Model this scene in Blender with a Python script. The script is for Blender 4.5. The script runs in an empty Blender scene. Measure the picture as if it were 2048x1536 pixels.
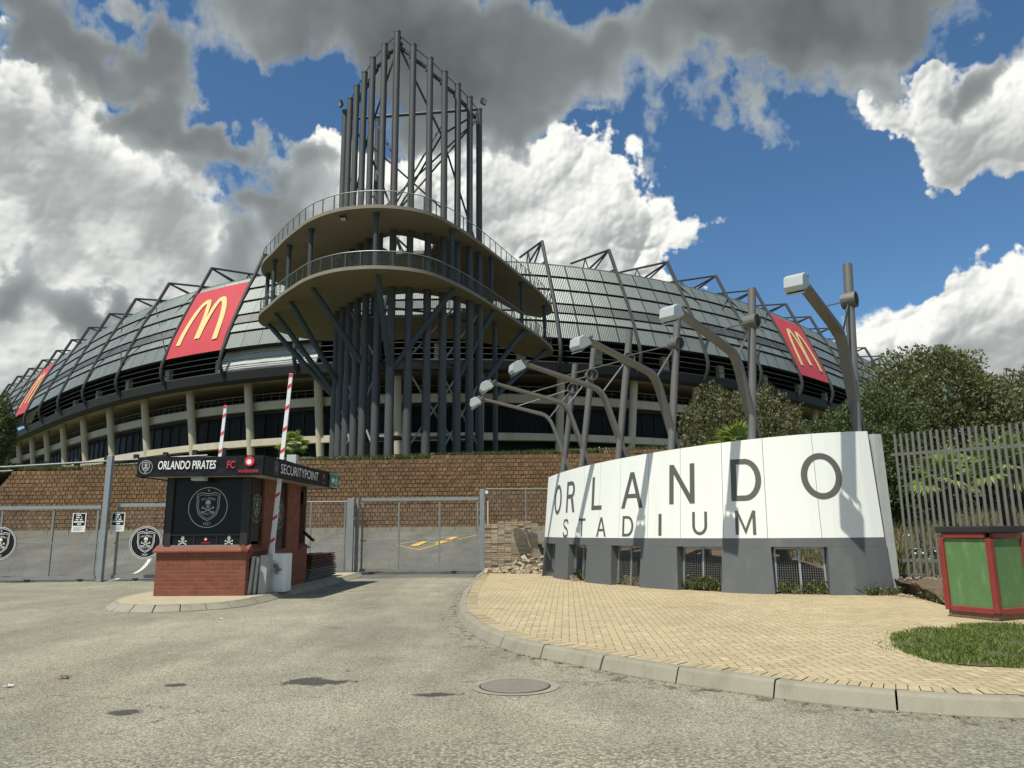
import bpy, bmesh, math, random
from math import radians as RD, sin, cos, pi
from mathutils import Vector as V, Matrix
import numpy as np
SC = bpy.context.scene
COL = SC.collection
random.seed(7); RNG = np.random.default_rng(11)

# ------------------------------------------------------------------ camera, world, sun, exposure
CF, CTH, CRO, CH = 1506.0, RD(10.98), RD(0.545), 1.5
cam_f = V((0, cos(CTH), sin(CTH)))
_u0, _r0 = V((0, -sin(CTH), cos(CTH))), V((1, 0, 0))
cam_r = cos(CRO)*_r0 - sin(CRO)*_u0
cam_u = sin(CRO)*_r0 + cos(CRO)*_u0
cd = bpy.data.cameras.new('camera'); camo = bpy.data.objects.new('camera', cd); COL.objects.link(camo)
cd.sensor_fit = 'HORIZONTAL'; cd.sensor_width = 36.0; cd.lens = 36.0*CF/2048
cd.clip_start = 0.1; cd.clip_end = 5000
mw = Matrix((cam_r, cam_u, -cam_f)).transposed().to_4x4(); mw.translation = V((0, 0, CH)); camo.matrix_world = mw
SC.camera = camo

def ray(px, py):                       # direction seen at a photo position (2048 x 1536)
    return (px-1024)/CF*cam_r - (py-768)/CF*cam_u + cam_f
def PY(px, py, Y):                     # point at distance Y along the view axis on the ground plan
    d = ray(px, py); return V((0, 0, CH)) + d*(Y/d.y)
def PZ(px, py, Z):                     # point at height Z
    d = ray(px, py); return V((0, 0, CH)) + d*((Z-CH)/d.z)

SUN_AZ, SUN_EL = RD(-142), RD(62)
SUN_STR, SKY_STR, EXPOSURE = 4.2, 0.075, 0.35
ld = bpy.data.lights.new('sun', 'SUN'); ld.energy = SUN_STR; ld.angle = RD(0.53); ld.color = (1.0, 0.96, 0.845)
lo = bpy.data.objects.new('sun', ld); COL.objects.link(lo); lo.location = (-20, -20, 60)
sdir = V((sin(SUN_AZ)*cos(SUN_EL), cos(SUN_AZ)*cos(SUN_EL), sin(SUN_EL)))
lo.rotation_euler = sdir.to_track_quat('Z', 'Y').to_euler()
SC.view_settings.view_transform = 'Standard'; SC.view_settings.look = 'None'
SC.view_settings.exposure = EXPOSURE; SC.view_settings.gamma = 1.0

class NT:                              # short hand for node trees
    def __init__(s, tree): s.t = tree; s.n = tree.nodes; s.l = tree.links
    def new(s, kind, **kw):
        n = s.n.new(kind)
        for k, v in kw.items(): setattr(n, k, v)
        return n
    def put(s, sock, v):
        if isinstance(v, bpy.types.NodeSocket): s.l.new(v, sock)
        elif v is not None:
            if sock.type == 'RGBA' and len(v) == 3: v = (*v, 1)
            sock.default_value = v
    def m(s, op, a, b=None, c=None, clamp=False):
        n = s.new('ShaderNodeMath', operation=op, use_clamp=clamp)
        for i, v in enumerate((a, b, c)):
            if v is not None: s.put(n.inputs[i], v)
        return n.outputs[0]
    def v(s, op, a, b=None, out=0):
        n = s.new('ShaderNodeVectorMath', operation=op)
        s.put(n.inputs[0], a)
        if b is not None: s.put(n.inputs[3 if op == 'SCALE' else 1], b)
        return n.outputs[1 if op in ('LENGTH', 'DISTANCE', 'DOT_PRODUCT') else 0]
    def comb(s, x, y, z):
        n = s.new('ShaderNodeCombineXYZ')
        for i, q in enumerate((x, y, z)): s.put(n.inputs[i], q)
        return n.outputs[0]
    def sep(s, a):
        n = s.new('ShaderNodeSeparateXYZ'); s.put(n.inputs[0], a); return n.outputs
    def noise(s, vec, scale, detail=6, rough=.55, dist=0, col=False):
        n = s.new('ShaderNodeTexNoise'); s.put(n.inputs['Vector'], vec)
        n.inputs['Scale'].default_value = scale; n.inputs['Detail'].default_value = detail
        n.inputs['Roughness'].default_value = rough; n.inputs['Distortion'].default_value = dist
        return n.outputs[1 if col else 0]
    def vor(s, vec, scale, feature='F1', out='Distance', rnd=1.0):
        n = s.new('ShaderNodeTexVoronoi', feature=feature); s.put(n.inputs['Vector'], vec)
        n.inputs['Scale'].default_value = scale; n.inputs['Randomness'].default_value = rnd
        return n.outputs[out]
    def ramp(s, fac, stops, interp='LINEAR'):
        n = s.new('ShaderNodeValToRGB'); s.put(n.inputs[0], fac); e = n.color_ramp; e.interpolation = interp
        while len(e.elements) < len(stops): e.elements.new(.5)
        for el, (p, c) in zip(e.elements, stops):
            el.position = p; el.color = (*c, 1) if hasattr(c, '__len__') else (c, c, c, 1)
        return n.outputs[0]
    def mix(s, fac, a, b, mode='MIX'):
        n = s.new('ShaderNodeMix', data_type='RGBA', blend_type=mode)
        s.put(n.inputs[0], fac); s.put(n.inputs[6], a); s.put(n.inputs[7], b); return n.outputs[2]
    def ss(s, x, lo, hi):              # smoothstep
        n = s.new('ShaderNodeMapRange', interpolation_type='SMOOTHSTEP'); s.put(n.inputs[0], x)
        n.inputs[1].default_value = lo; n.inputs[2].default_value = hi; return n.outputs[0]
    def bump(s, h, strength, dist=.01):
        n = s.new('ShaderNodeBump'); s.put(n.inputs['Height'], h)
        n.inputs['Strength'].default_value = strength; n.inputs['Distance'].default_value = dist
        return n.outputs[0]

def make_clouds(ang, Wd=2048, Hd=1024):
    """cloud deck over the front half of the sky: colour + cover, by azimuth and elevation"""
    A0, A1, E0, E1 = -1.0, 1.0, -0.06, 0.94
    u = np.linspace(A0, A1, Wd, dtype=np.float32)[None, :].repeat(Hd, 0)
    v = np.linspace(E0, E1, Hd, dtype=np.float32)[:, None].repeat(Wd, 1)
    def h2(ix, iy, k):
        q = (ix.astype(np.int64)*374761393 + iy.astype(np.int64)*668265263 + k*974634779) & 0xffffffff
        q = ((q ^ (q >> 13))*1274126177) & 0xffffffff
        return (((q ^ (q >> 16)) & 0xffffff)/float(0x1000000)).astype(np.float32)
    def vnoise(x, y, k):
        ix, iy = np.floor(x), np.floor(y); fx, fy = x-ix, y-iy
        sx = fx*fx*fx*(fx*(fx*6-15)+10); sy = fy*fy*fy*(fy*(fy*6-15)+10); r = 0
        for dx in (0, 1):
            for dy in (0, 1):
                a = h2(ix+dx, iy+dy, k)*6.2832
                g = np.cos(a)*(fx-dx) + np.sin(a)*(fy-dy)
                r = r + g*(sx if dx else 1-sx)*(sy if dy else 1-sy)
        return r*1.5
    def fbm(x, y, s, o, k, g=.5):
        r = 0; a = 1
        for i in range(o): r = r + a*vnoise(x*s+7.3*i, y*s+3.1*i, k+i); a *= g; s *= 2.07
        return r
    def worley(x, y, k):
        ix, iy = np.floor(x), np.floor(y); b = np.full(x.shape, 9., np.float32)
        for dx in (-1, 0, 1):
            for dy in (-1, 0, 1):
                px = ix+dx+h2(ix+dx, iy+dy, k); py = iy+dy+h2(ix+dx, iy+dy, k+77)
                b = np.minimum(b, (px-x)**2+(py-y)**2)
        return b
    def billow(x, y, s, o, k, g=.52):
        r = 0; a = 1; tot = 0
        for i in range(o): r = r + a*np.sqrt(np.maximum(0, 1-worley(x*s+5.7*i, y*s+2.3*i, k+i))); tot += a; a *= g; s *= 2.1
        return r/tot
    ss = lambda x, a, b: (lambda t: t*t*(3-2*t))(np.clip((x-a)/(b-a), 0, 1))
    wu, wv = fbm(u, v, 6, 6, 1, .55), fbm(u, v, 6, 6, 11, .55)
    def blobs(lst, warp):
        acc = np.full(u.shape, -2., np.float32); U = u+wu*warp; Vv = v+wv*warp
        for (px, py, rx, ry, w) in lst:
            a0, e0 = ang(px, py); a1, _ = ang(px+rx, py); _, e1 = ang(px, py-ry)
            q = (1-np.hypot((U-a0)/max(.01, abs(a1-a0)), (Vv-e0)/max(.01, abs(e1-e0))))*w
            hh = np.maximum(.3-np.abs(acc-q), 0)/.3; acc = np.maximum(acc, q)+hh*hh*.3*.25
        return acc
    WHITE = [(30, 250, 190, 90, 1), (150, 330, 130, 70, 1), (30, 170, 150, 60, .8), (90, 420, 200, 110, 1.1), (230, 490, 190, 80, 1.1), (330, 560, 120, 60, 1),
             (90, 590, 220, 110, 1.2), (30, 720, 200, 90, 1.1), (380, 400, 75, 35, .8), (655, 335, 50, 45, .8), (190, 660, 160, 80, .9), (20, 340, 150, 130, 1),
             (870, 400, 110, 80, 1.1), (970, 350, 70, 60, 1), (1040, 390, 100, 80, 1.2), (1120, 410, 110, 80, 1.2), (1100, 470, 220, 110, 1.3), (1200, 450, 90, 75, 1.2),
             (1265, 515, 70, 50, 1.1), (1318, 565, 45, 25, .8), (770, 450, 130, 90, 1), (650, 520, 90, 60, .7),
             (1885, 160, 60, 65, 1.1), (1985, 190, 150, 105, 1.2), (1920, 110, 60, 40, 1), (2080, 220, 140, 100, 1.1), (1900, 280, 80, 35, .8), (1820, 235, 60, 25, .6), (1940, 330, 50, 20, .5),
             (1890, 690, 120, 60, 1.1), (1960, 640, 90, 60, 1.1), (2030, 630, 110, 85, 1.1), (1800, 715, 70, 35, .9), (2110, 700, 180, 120, 1.2), (1760, 740, 60, 30, .7)]
    GREY = [(60, 30, 380, 115, 1.3), (250, 140, 170, 80, .9), (650, 40, 220, 120, 1.3), (880, 110, 330, 180, 1.5), (1130, 130, 350, 190, 1.5), (1400, 60, 370, 130, 1.5),
            (1640, 80, 330, 120, 1.4), (1850, 20, 200, 90, 1.1), (1010, 250, 200, 75, 1), (1130, 285, 110, 40, .8), (2030, 30, 150, 70, .9),
            (290, 240, 150, 80, 1.5), (330, 300, 170, 70, 1.5), (430, 340, 220, 85, 1.7), (540, 370, 170, 105, 1.6), (480, 440, 110, 90, 1.2), (610, 430, 80, 90, 1.1), (570, 470, 150, 110, 1.4), (400, 190, 70, 40, .7),
            (165, 595, 100, 40, .75), (470, 540, 90, 80, .9), (1730, 195, 110, 45, .55), (1470, 205, 140, 40, .45), (1340, 215, 40, 22, .4)]
    wx, wy = fbm(u, v, 16, 4, 131), fbm(u, v, 16, 4, 141)
    B1 = billow(u+wu*.03+wx*.014, v+wv*.03+wy*.014, 11, 1, 31); B2 = billow(u+wx*.012, v+wy*.012, 25, 1, 41); B3 = billow(u+wx*.01, v+wy*.01, 58, 2, 45)
    B = B1*.5+B2*.3+B3*.2
    n1 = fbm(u, v, 8, 7, 51, .55); n2 = fbm(u, v, 3.4, 7, 71, .52); n3 = fbm(u, v, 30, 5, 91, .6); n4 = fbm(u, v, 1.9, 4, 111, .5)
    mw, mg = blobs(WHITE, .045), blobs(GREY, .075)
    def blur(a, r):
        for ax in (0, 1):
            pad = [(0, 0), (0, 0)]; pad[ax] = (r+1, r)
            c = np.cumsum(np.pad(a, pad, mode='edge'), axis=ax, dtype=np.float64)
            a = ((c[2*r+1:] - c[:-2*r-1])/(2*r+1) if ax == 0 else (c[:, 2*r+1:] - c[:, :-2*r-1])/(2*r+1)).astype(np.float32)
        return a
    du, dv = (A1-A0)/Wd, (E1-E0)/Hd
    dw = mw + (B-.60)*1.5 + n1*.48 + n3*.10
    soft = ss(fbm(u, v, 4, 3, 171), -.1, .3)
    aw = np.clip((dw+.06+.12*soft)/(.19+.34*soft), 0, 1); aw = aw*aw*(3-2*aw)
    hgt = (B1*.075 + B2*.028 + B3*.006) + n1*.012 + n3*.004 + .05*np.sqrt(np.clip(blur(mw+n1*.3, 12), 0, 1.2)+.03)
    hgt = blur(hgt, 2)
    gv, gu = np.gradient(hgt); kr = .27-.12*ss(-u, .12, .40)
    nx, ny = -gu/du*kr, -gv/dv*kr
    il = 1/np.sqrt(nx*nx+ny*ny+1); L = (nx*-.45+ny*.70+.55)*il
    # broad shading: undersides and hearts of the big heaps go grey
    occ = blur(np.clip(dw, 0, 1.0), 22)
    above = np.roll(occ, -40, axis=0)                    # what lies higher up shades what is below
    sh = ss(above+n1*.25, .12, .85)*(.45+.55*ss(n4+n1*.3, -.3, .35))
    br = .60+.58*np.clip(L, -.2, 1) - .30*sh*(1-.7*ss(u, -.28, -.15)*ss(u, .3, .2)) + n1*.16 - .10*ss(n4, .0, .4)*ss(-u, .1, .3) + .10*ss(dw, .5, .05)
    lf = ss(-u, .12, .3)
    br = br - lf*(.17*ss(fbm(u, v, 6.5, 4, 151), .0, .42) - .07) - .07*ss(fbm(u, v, 9, 5, 161), .0, .4)
    br = np.clip(np.where(br < .72, .52+.20*np.exp((br-.72)/.20), br), .5, 1.0)
    lo, hi = np.array((.55, .66, .71)), np.array((1.0, 1.0, .945))
    cw = (br**1.35)[..., None]*(lo+(hi-lo)*br[..., None])
    # grey deck: thick middle dark, thin rims light
    dg = mg - .55*ss(np.hypot((u+.29)/.17, (v-.54)/.055), 1.1, .3) + n2*.8 + n1*.62 + n3*.08 + (B-.6)*.3
    ag = ss(dg, -.16, .5)*.97
    th = blur(np.clip(mg + n2*.8+n1*.3, -.5, 1.8), 6)
    g = .44-.215*ss(th, -.1, .8)-.065*ss(th, .7, 1.8)+.05*n4 + n1*.03 + .2*ss(dg, .25, -.05)
    g = np.clip(g, .085, .75)
    cg = g[..., None]*np.array((.95, 1.04, 1.05))
    rgb = cw*aw[..., None]; al = aw
    rgb = rgb*(1-ag[..., None]) + cg*ag[..., None]; al = 1-(1-al)*(1-ag)
    # right hand and left hand white heaps stand in front of the deck where they are thick
    rgb = rgb/np.maximum(al, 1e-4)[..., None]
    edge = ss(np.abs(u), 1.0, .86)*ss(v, .94, .84)
    return (A0, A1, E0, E1), np.dstack((rgb, al*edge)).astype(np.float32)

W = bpy.data.worlds.new('World'); SC.world = W; W.use_nodes = True
def build_sky():
    t = NT(W.node_tree); t.n.clear()
    sky = t.new('ShaderNodeTexSky', sky_type='NISHITA'); sky.sun_disc = False
    sky.sun_elevation = SUN_EL; sky.sun_rotation = SUN_AZ % (2*pi)
    sky.altitude = 1700; sky.air_density = 1.0; sky.dust_density = 0.4; sky.ozone_density = 2.0
    skyc = t.v('MULTIPLY', t.v('SCALE', sky.outputs[0], SKY_STR), (.84, 1.16, 1.28))
    D = t.new('ShaderNodeTexCoord').outputs['Generated']
    x, y, z = t.sep(D)
    az = t.m('ARCTAN2', x, y); el = t.m('ARCSINE', z)
    def ang(px, py):
        d = ray(px, py).normalized(); return math.atan2(d.x, d.y), math.asin(d.z)
    (A0, A1, E0, E1), px = make_clouds(ang)
    im = bpy.data.images.new('cloud_cover', px.shape[1], px.shape[0], alpha=True, float_buffer=True, is_data=True)
    im.alpha_mode = 'CHANNEL_PACKED'; im.pixels.foreach_set(px.ravel()); im.update()
    ti = t.new('ShaderNodeTexImage', image=im, extension='CLIP', interpolation='Linear')
    t.put(ti.inputs[0], t.comb(t.m('MULTIPLY_ADD', az, 1/(A1-A0), -A0/(A1-A0)), t.m('MULTIPLY_ADD', el, 1/(E1-E0), -E0/(E1-E0)), 0.0))
    k = 2**-EXPOSURE
    c = t.mix(ti.outputs[1], skyc, t.v('SCALE', ti.outputs[0], k))
    # behind the camera the sky is scattered cloud too
    back = t.m('MULTIPLY', t.ss(t.noise(D, 2.6, 4, .55), .47, .6), t.ss(y, .45, .1))
    c = t.mix(t.m('MULTIPLY', back, .8), c, (.5*k, .52*k, .53*k))
    hz = t.ss(el, .16, -.02)
    c = t.mix(t.m('MULTIPLY', hz, .35), c, (.50*k, .55*k, .58*k))
    bg = t.new('ShaderNodeBackground'); t.put(bg.inputs[0], c); bg.inputs[1].default_value = 1.0
    out = t.new('ShaderNodeOutputWorld'); t.l.new(bg.outputs[0], out.inputs[0])
build_sky()
W.cycles.sampling_method = 'MANUAL'; W.cycles.sample_map_resolution = 512

# ------------------------------------------------------------------ helpers
ORG = {}                                # world origin of each object's frame (no rotation unless noted)
def tag(o, label=None, cat=None, group=None, kind=None):
    if label: o['label'] = label
    if cat: o['category'] = cat
    if group: o['group'] = group
    if kind: o['kind'] = kind
    return o
def thing(name, loc, label, cat, group=None):
    o = bpy.data.objects.new(name, None); COL.objects.link(o); o.location = loc; o.empty_display_size = .3
    ORG[o.name] = V(loc); return tag(o, label, cat, group)

class MB:
    """collects polygons in world coordinates; build() links them as one mesh object"""
    def __init__(s): s.v = []; s.f = []; s.uv = None
    def poly(s, pts):
        n = len(s.v); s.v += [tuple(p) for p in pts]; s.f.append(tuple(range(n, n+len(pts)))); return s
    def box(s, c, size, ax=None):
        c = V(c); ax = ax or (V((1, 0, 0)), V((0, 1, 0)), V((0, 0, 1))); h = [a*(q/2) for a, q in zip(ax, size)]
        n = len(s.v)
        for k in (-1, 1):
            for j in (-1, 1):
                for i in (-1, 1): s.v.append(tuple(c+h[0]*i+h[1]*j+h[2]*k))
        s.f += [tuple(n+q for q in f) for f in ((0, 2, 3, 1), (4, 5, 7, 6), (0, 1, 5, 4), (2, 6, 7, 3), (0, 4, 6, 2), (1, 3, 7, 5))]
        return s
    def bar(s, p, q, w, h, up=(0, 0, 1)):
        p, q = V(p), V(q); d = (q-p); L = d.length; d.normalize(); up = V(up)
        if abs(d.dot(up)) > .98: up = V((0, 1, 0)) if abs(d.y) < .9 else V((1, 0, 0))
        x = d.cross(up).normalized(); z = x.cross(d)
        return s.box((p+q)/2, (w, L, h), (x, d, z))
    def tube(s, pts, r, n=8, cap=True):
        pts = [V(p) for p in pts]; rs = r if hasattr(r, '__len__') else [r]*len(pts)
        b = len(s.v); prev = None
        for i, p in enumerate(pts):
            d = (pts[min(i+1, len(pts)-1)]-pts[max(i-1, 0)]).normalized()
            if prev is None:
                x = d.cross(V((0, 0, 1))) if abs(d.z) < .95 else d.cross(V((0, 1, 0)))
            else: x = prev-d*prev.dot(d)
            x.normalize(); prev = x; y = d.cross(x)
            for k in range(n):
                a = 2*pi*k/n; s.v.append(tuple(p+(x*cos(a)+y*sin(a))*rs[i]))
        for i in range(len(pts)-1):
            for k in range(n):
                k2 = (k+1) % n; s.f.append((b+i*n+k, b+i*n+k2, b+(i+1)*n+k2, b+(i+1)*n+k))
        if cap:
            s.f.append(tuple(b+k for k in range(n))[::-1]); e = b+(len(pts)-1)*n; s.f.append(tuple(e+k for k in range(n)))
        return s
    def rect_tube(s, pts, w, h, side):
        """rectangular section swept along pts; 'side' is the constant width direction"""
        side = V(side).normalized(); pts = [V(p) for p in pts]; b = len(s.v); N = len(pts)
        ws = w if hasattr(w, '__len__') else [w]*N; hs = h if hasattr(h, '__len__') else [h]*N
        for i, p in enumerate(pts):
            d = (pts[min(i+1, N-1)]-pts[max(i-1, 0)]).normalized(); u = side.cross(d).normalized()
            for a, c in ((-1, -1), (1, -1), (1, 1), (-1, 1)): s.v.append(tuple(p+side*(a*ws[i]/2)+u*(c*hs[i]/2)))
        for i in range(N-1):
            for k in range(4): s.f.append((b+i*4+k, b+i*4+(k+1) % 4, b+i*4+4+(k+1) % 4, b+i*4+4+k))
        s.f.append((b+3, b+2, b+1, b)); e = b+4*(N-1); s.f.append((e, e+1, e+2, e+3)); return s
    def prism(s, base, vec):
        base = [V(p) for p in base]; vec = V(vec); n = len(base); b = len(s.v)
        s.v += [tuple(p) for p in base]+[tuple(p+vec) for p in base]
        s.f.append(tuple(range(b+n-1, b-1, -1))); s.f.append(tuple(range(b+n, b+2*n)))
        for k in range(n): s.f.append((b+k, b+(k+1) % n, b+n+(k+1) % n, b+n+k))
        return s
    def grid(s, rows, uv=None):
        b = len(s.v); m = len(rows[0])
        for r in rows: s.v += [tuple(p) for p in r]
        for i in range(len(rows)-1):
            for j in range(m-1): s.f.append((b+i*m+j, b+i*m+j+1, b+(i+1)*m+j+1, b+(i+1)*m+j))
        return s
    def slab(s, rows, vec):
        """a grid sheet given real thickness"""
        b = len(s.v); n, m = len(rows), len(rows[0]); vec = V(vec) if not callable(vec) else vec
        for r in rows: s.v += [tuple(p) for p in r]
        for r in rows: s.v += [tuple(V(p)+(vec(p) if callable(vec) else vec)) for p in r]
        I = lambda i, j, k: b+k*n*m+i*m+j
        for i in range(n-1):
            for j in range(m-1):
                s.f.append((I(i, j, 0), I(i, j+1, 0), I(i+1, j+1, 0), I(i+1, j, 0))); s.f.append((I(i, j, 1), I(i+1, j, 1), I(i+1, j+1, 1), I(i, j+1, 1)))
        for i in range(n-1):
            s.f.append((I(i, 0, 0), I(i+1, 0, 0), I(i+1, 0, 1), I(i, 0, 1))); s.f.append((I(i, m-1, 0), I(i, m-1, 1), I(i+1, m-1, 1), I(i+1, m-1, 0)))
        for j in range(m-1):
            s.f.append((I(0, j, 0), I(0, j, 1), I(0, j+1, 1), I(0, j+1, 0))); s.f.append((I(n-1, j, 0), I(n-1, j+1, 0), I(n-1, j+1, 1), I(n-1, j, 1)))
        return s
    def ball(s, c, r, n=8, m=5, sq=(1, 1, 1)):
        c = V(c); b = len(s.v)
        for i in range(m+1):
            t = pi*i/m
            for k in range(n):
                a = 2*pi*k/n; s.v.append((c.x+r*sq[0]*sin(t)*cos(a), c.y+r*sq[1]*sin(t)*sin(a), c.z+r*sq[2]*cos(t)))
        for i in range(m):
            for k in range(n): s.f.append((b+i*n+k, b+i*n+n+k, b+i*n+n+(k+1) % n, b+i*n+(k+1) % n))
        return s
    def build(s, name, m, parent=None, smooth=False, bevel=0, normals=True):
        me = bpy.data.meshes.new(name); o0 = ORG.get(parent.name, V()) if parent else V()
        loc = V() if parent else (V(s.v[0]) if False else V())
        me.from_pydata([(x-o0.x-loc.x, y-o0.y-loc.y, z-o0.z-loc.z) for x, y, z in s.v], [], s.f)
        if normals:
            bm = bmesh.new(); bm.from_mesh(me); bmesh.ops.recalc_face_normals(bm, faces=bm.faces); bm.to_mesh(me); bm.free()
        me.materials.append(m)
        if smooth:
            me.polygons.foreach_set('use_smooth', [True]*len(me.polygons)); me.set_sharp_from_angle(angle=RD(40))
        o = bpy.data.objects.new(name, me); COL.objects.link(o)
        if parent: o.parent = parent; ORG[o.name] = o0
        if bevel:
            b = o.modifiers.new('bevel', 'BEVEL'); b.width = bevel; b.segments = 2; b.limit_method = 'ANGLE'
        return o
    def solo(s, name, m, label, cat, group=None, **kw):
        """a thing that is one mesh: its origin goes to the middle of its foot"""
        xs = np.array(s.v); c = V(((xs[:, 0].min()+xs[:, 0].max())/2, (xs[:, 1].min()+xs[:, 1].max())/2, xs[:, 2].min()))
        s.v = [(x-c.x, y-c.y, z-c.z) for x, y, z in s.v]
        o = s.build(name, m, **kw); o.location = c; return tag(o, label, cat, group)
def struct(o, kind='structure'): o['kind'] = kind; return o
def copy_tree(o, parent=None):
    c = o.copy(); COL.objects.link(c)
    if parent: c.parent = parent
    for ch in list(o.children): copy_tree(ch, c)
    return c
def catmull(P, n=6, closed=False):
    P = [V(p) for p in P]; N = len(P); out = []
    for i in range(N if closed else N-1):
        g = (lambda k: P[k % N]) if closed else (lambda k: P[max(0, min(N-1, k))])
        a, b, c, d = g(i-1), g(i), g(i+1), g(i+2)
        for k in range(n):
            t = k/n; out.append(.5*((2*b)+(c-a)*t+(2*a-5*b+4*c-d)*t*t+(3*b-a-3*c+d)*t**3))
    if not closed: out.append(P[-1])
    return out
def lerp(a, b, t): return a+(b-a)*t

# ------------------------------------------------------------------ writing and emblems (flat print with a little thickness)
def text_polys(txt, bold=0.0, res=4):
    cu = bpy.data.curves.new('t', 'FONT'); cu.body = txt; cu.align_x = 'CENTER'; cu.align_y = 'CENTER'; cu.resolution_u = res; cu.offset = bold
    ob = bpy.data.objects.new('t', cu); COL.objects.link(ob); dg = bpy.context.evaluated_depsgraph_get()
    me = bpy.data.meshes.new_from_object(ob.evaluated_get(dg)); bpy.data.objects.remove(ob)
    v = [tuple(q.co[:2]) for q in me.vertices]; f = [tuple(p.vertices) for p in me.polygons]
    bpy.data.meshes.remove(me); bpy.data.curves.remove(cu)
    a = np.array(v); c = (a.min(0)+a.max(0))/2; d = a.max(0)-a.min(0)
    return [((x-c[0])/d[0], (y-c[1])/d[1]) for x, y in v], f, d[0]/d[1]    # unit box, centred
class Print(MB):
    """2D shapes mapped onto a plane (origin, right, up), standing off it by 'lift'"""
    def __init__(s, o, r, u, lift=.004, fn=None):
        super().__init__(); s.o, s.r, s.u = V(o), V(r).normalized(), V(u).normalized(); s.nrm = s.r.cross(s.u); s.lift = lift; s.fn = fn
    def P(s, x, y): return s.fn(x, y) if s.fn else s.o+s.r*x+s.u*y+s.nrm*s.lift
    def shape(s, pts): return s.poly([s.P(x, y) for x, y in pts])
    def line(s, pts, w, closed=False):
        P = [V((x, y)) for x, y in pts]; N = len(P); ws = w if hasattr(w, '__len__') else [w]*N; L, R = [], []
        for i in range(N):
            a = P[(i-1) % N] if closed or i > 0 else P[i]; b = P[(i+1) % N] if closed or i < N-1 else P[i]
            d = (b-a).normalized(); n = V((-d.y, d.x)); L.append(P[i]+n*ws[i]/2); R.append(P[i]-n*ws[i]/2)
        for i in range(N if closed else N-1):
            j = (i+1) % N; s.shape([L[i], R[i], R[j], L[j]])
        return s
    def ring(s, cx, cy, r, w, n=40): return s.line([(cx+r*cos(2*pi*k/n), cy+r*sin(2*pi*k/n)) for k in range(n)], w, True)
    def disc(s, cx, cy, rx, ry=None, n=16):
        ry = ry or rx; return s.shape([(cx+rx*cos(2*pi*k/n), cy+ry*sin(2*pi*k/n)) for k in range(n)])
    def text(s, txt, cx, cy, w, h, bold=0, shear=0):
        v, f, _ = text_polys(txt, bold)
        n = len(s.v); s.v += [tuple(s.P(cx+(x*w+shear*y*h), cy+y*h)) for x, y in v]; s.f += [tuple(n+k for k in q) for q in f]; return s
    def arc_text(s, txt, cx, cy, r, h, a0, a1, bold=.02, flip=False):
        n = len(txt)
        for i, ch in enumerate(txt):
            a = lerp(a0, a1, (i+.5)/n); v, f, asp = text_polys(ch, bold, 2); w = min(h*asp, h*.85); b = len(s.v)
            for x, y in v:
                x, y = x*w, y*h
                if flip: px_, py_ = cx+(r-y)*sin(a)+x*cos(a), cy-(r-y)*cos(a)+x*sin(a)
                else: px_, py_ = cx+(r+y)*sin(a)+x*cos(a), cy+(r+y)*cos(a)-x*sin(a)
                s.v.append(tuple(s.P(px_, py_)))
            s.f += [tuple(b+k for k in q) for q in f]
        return s
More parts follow.
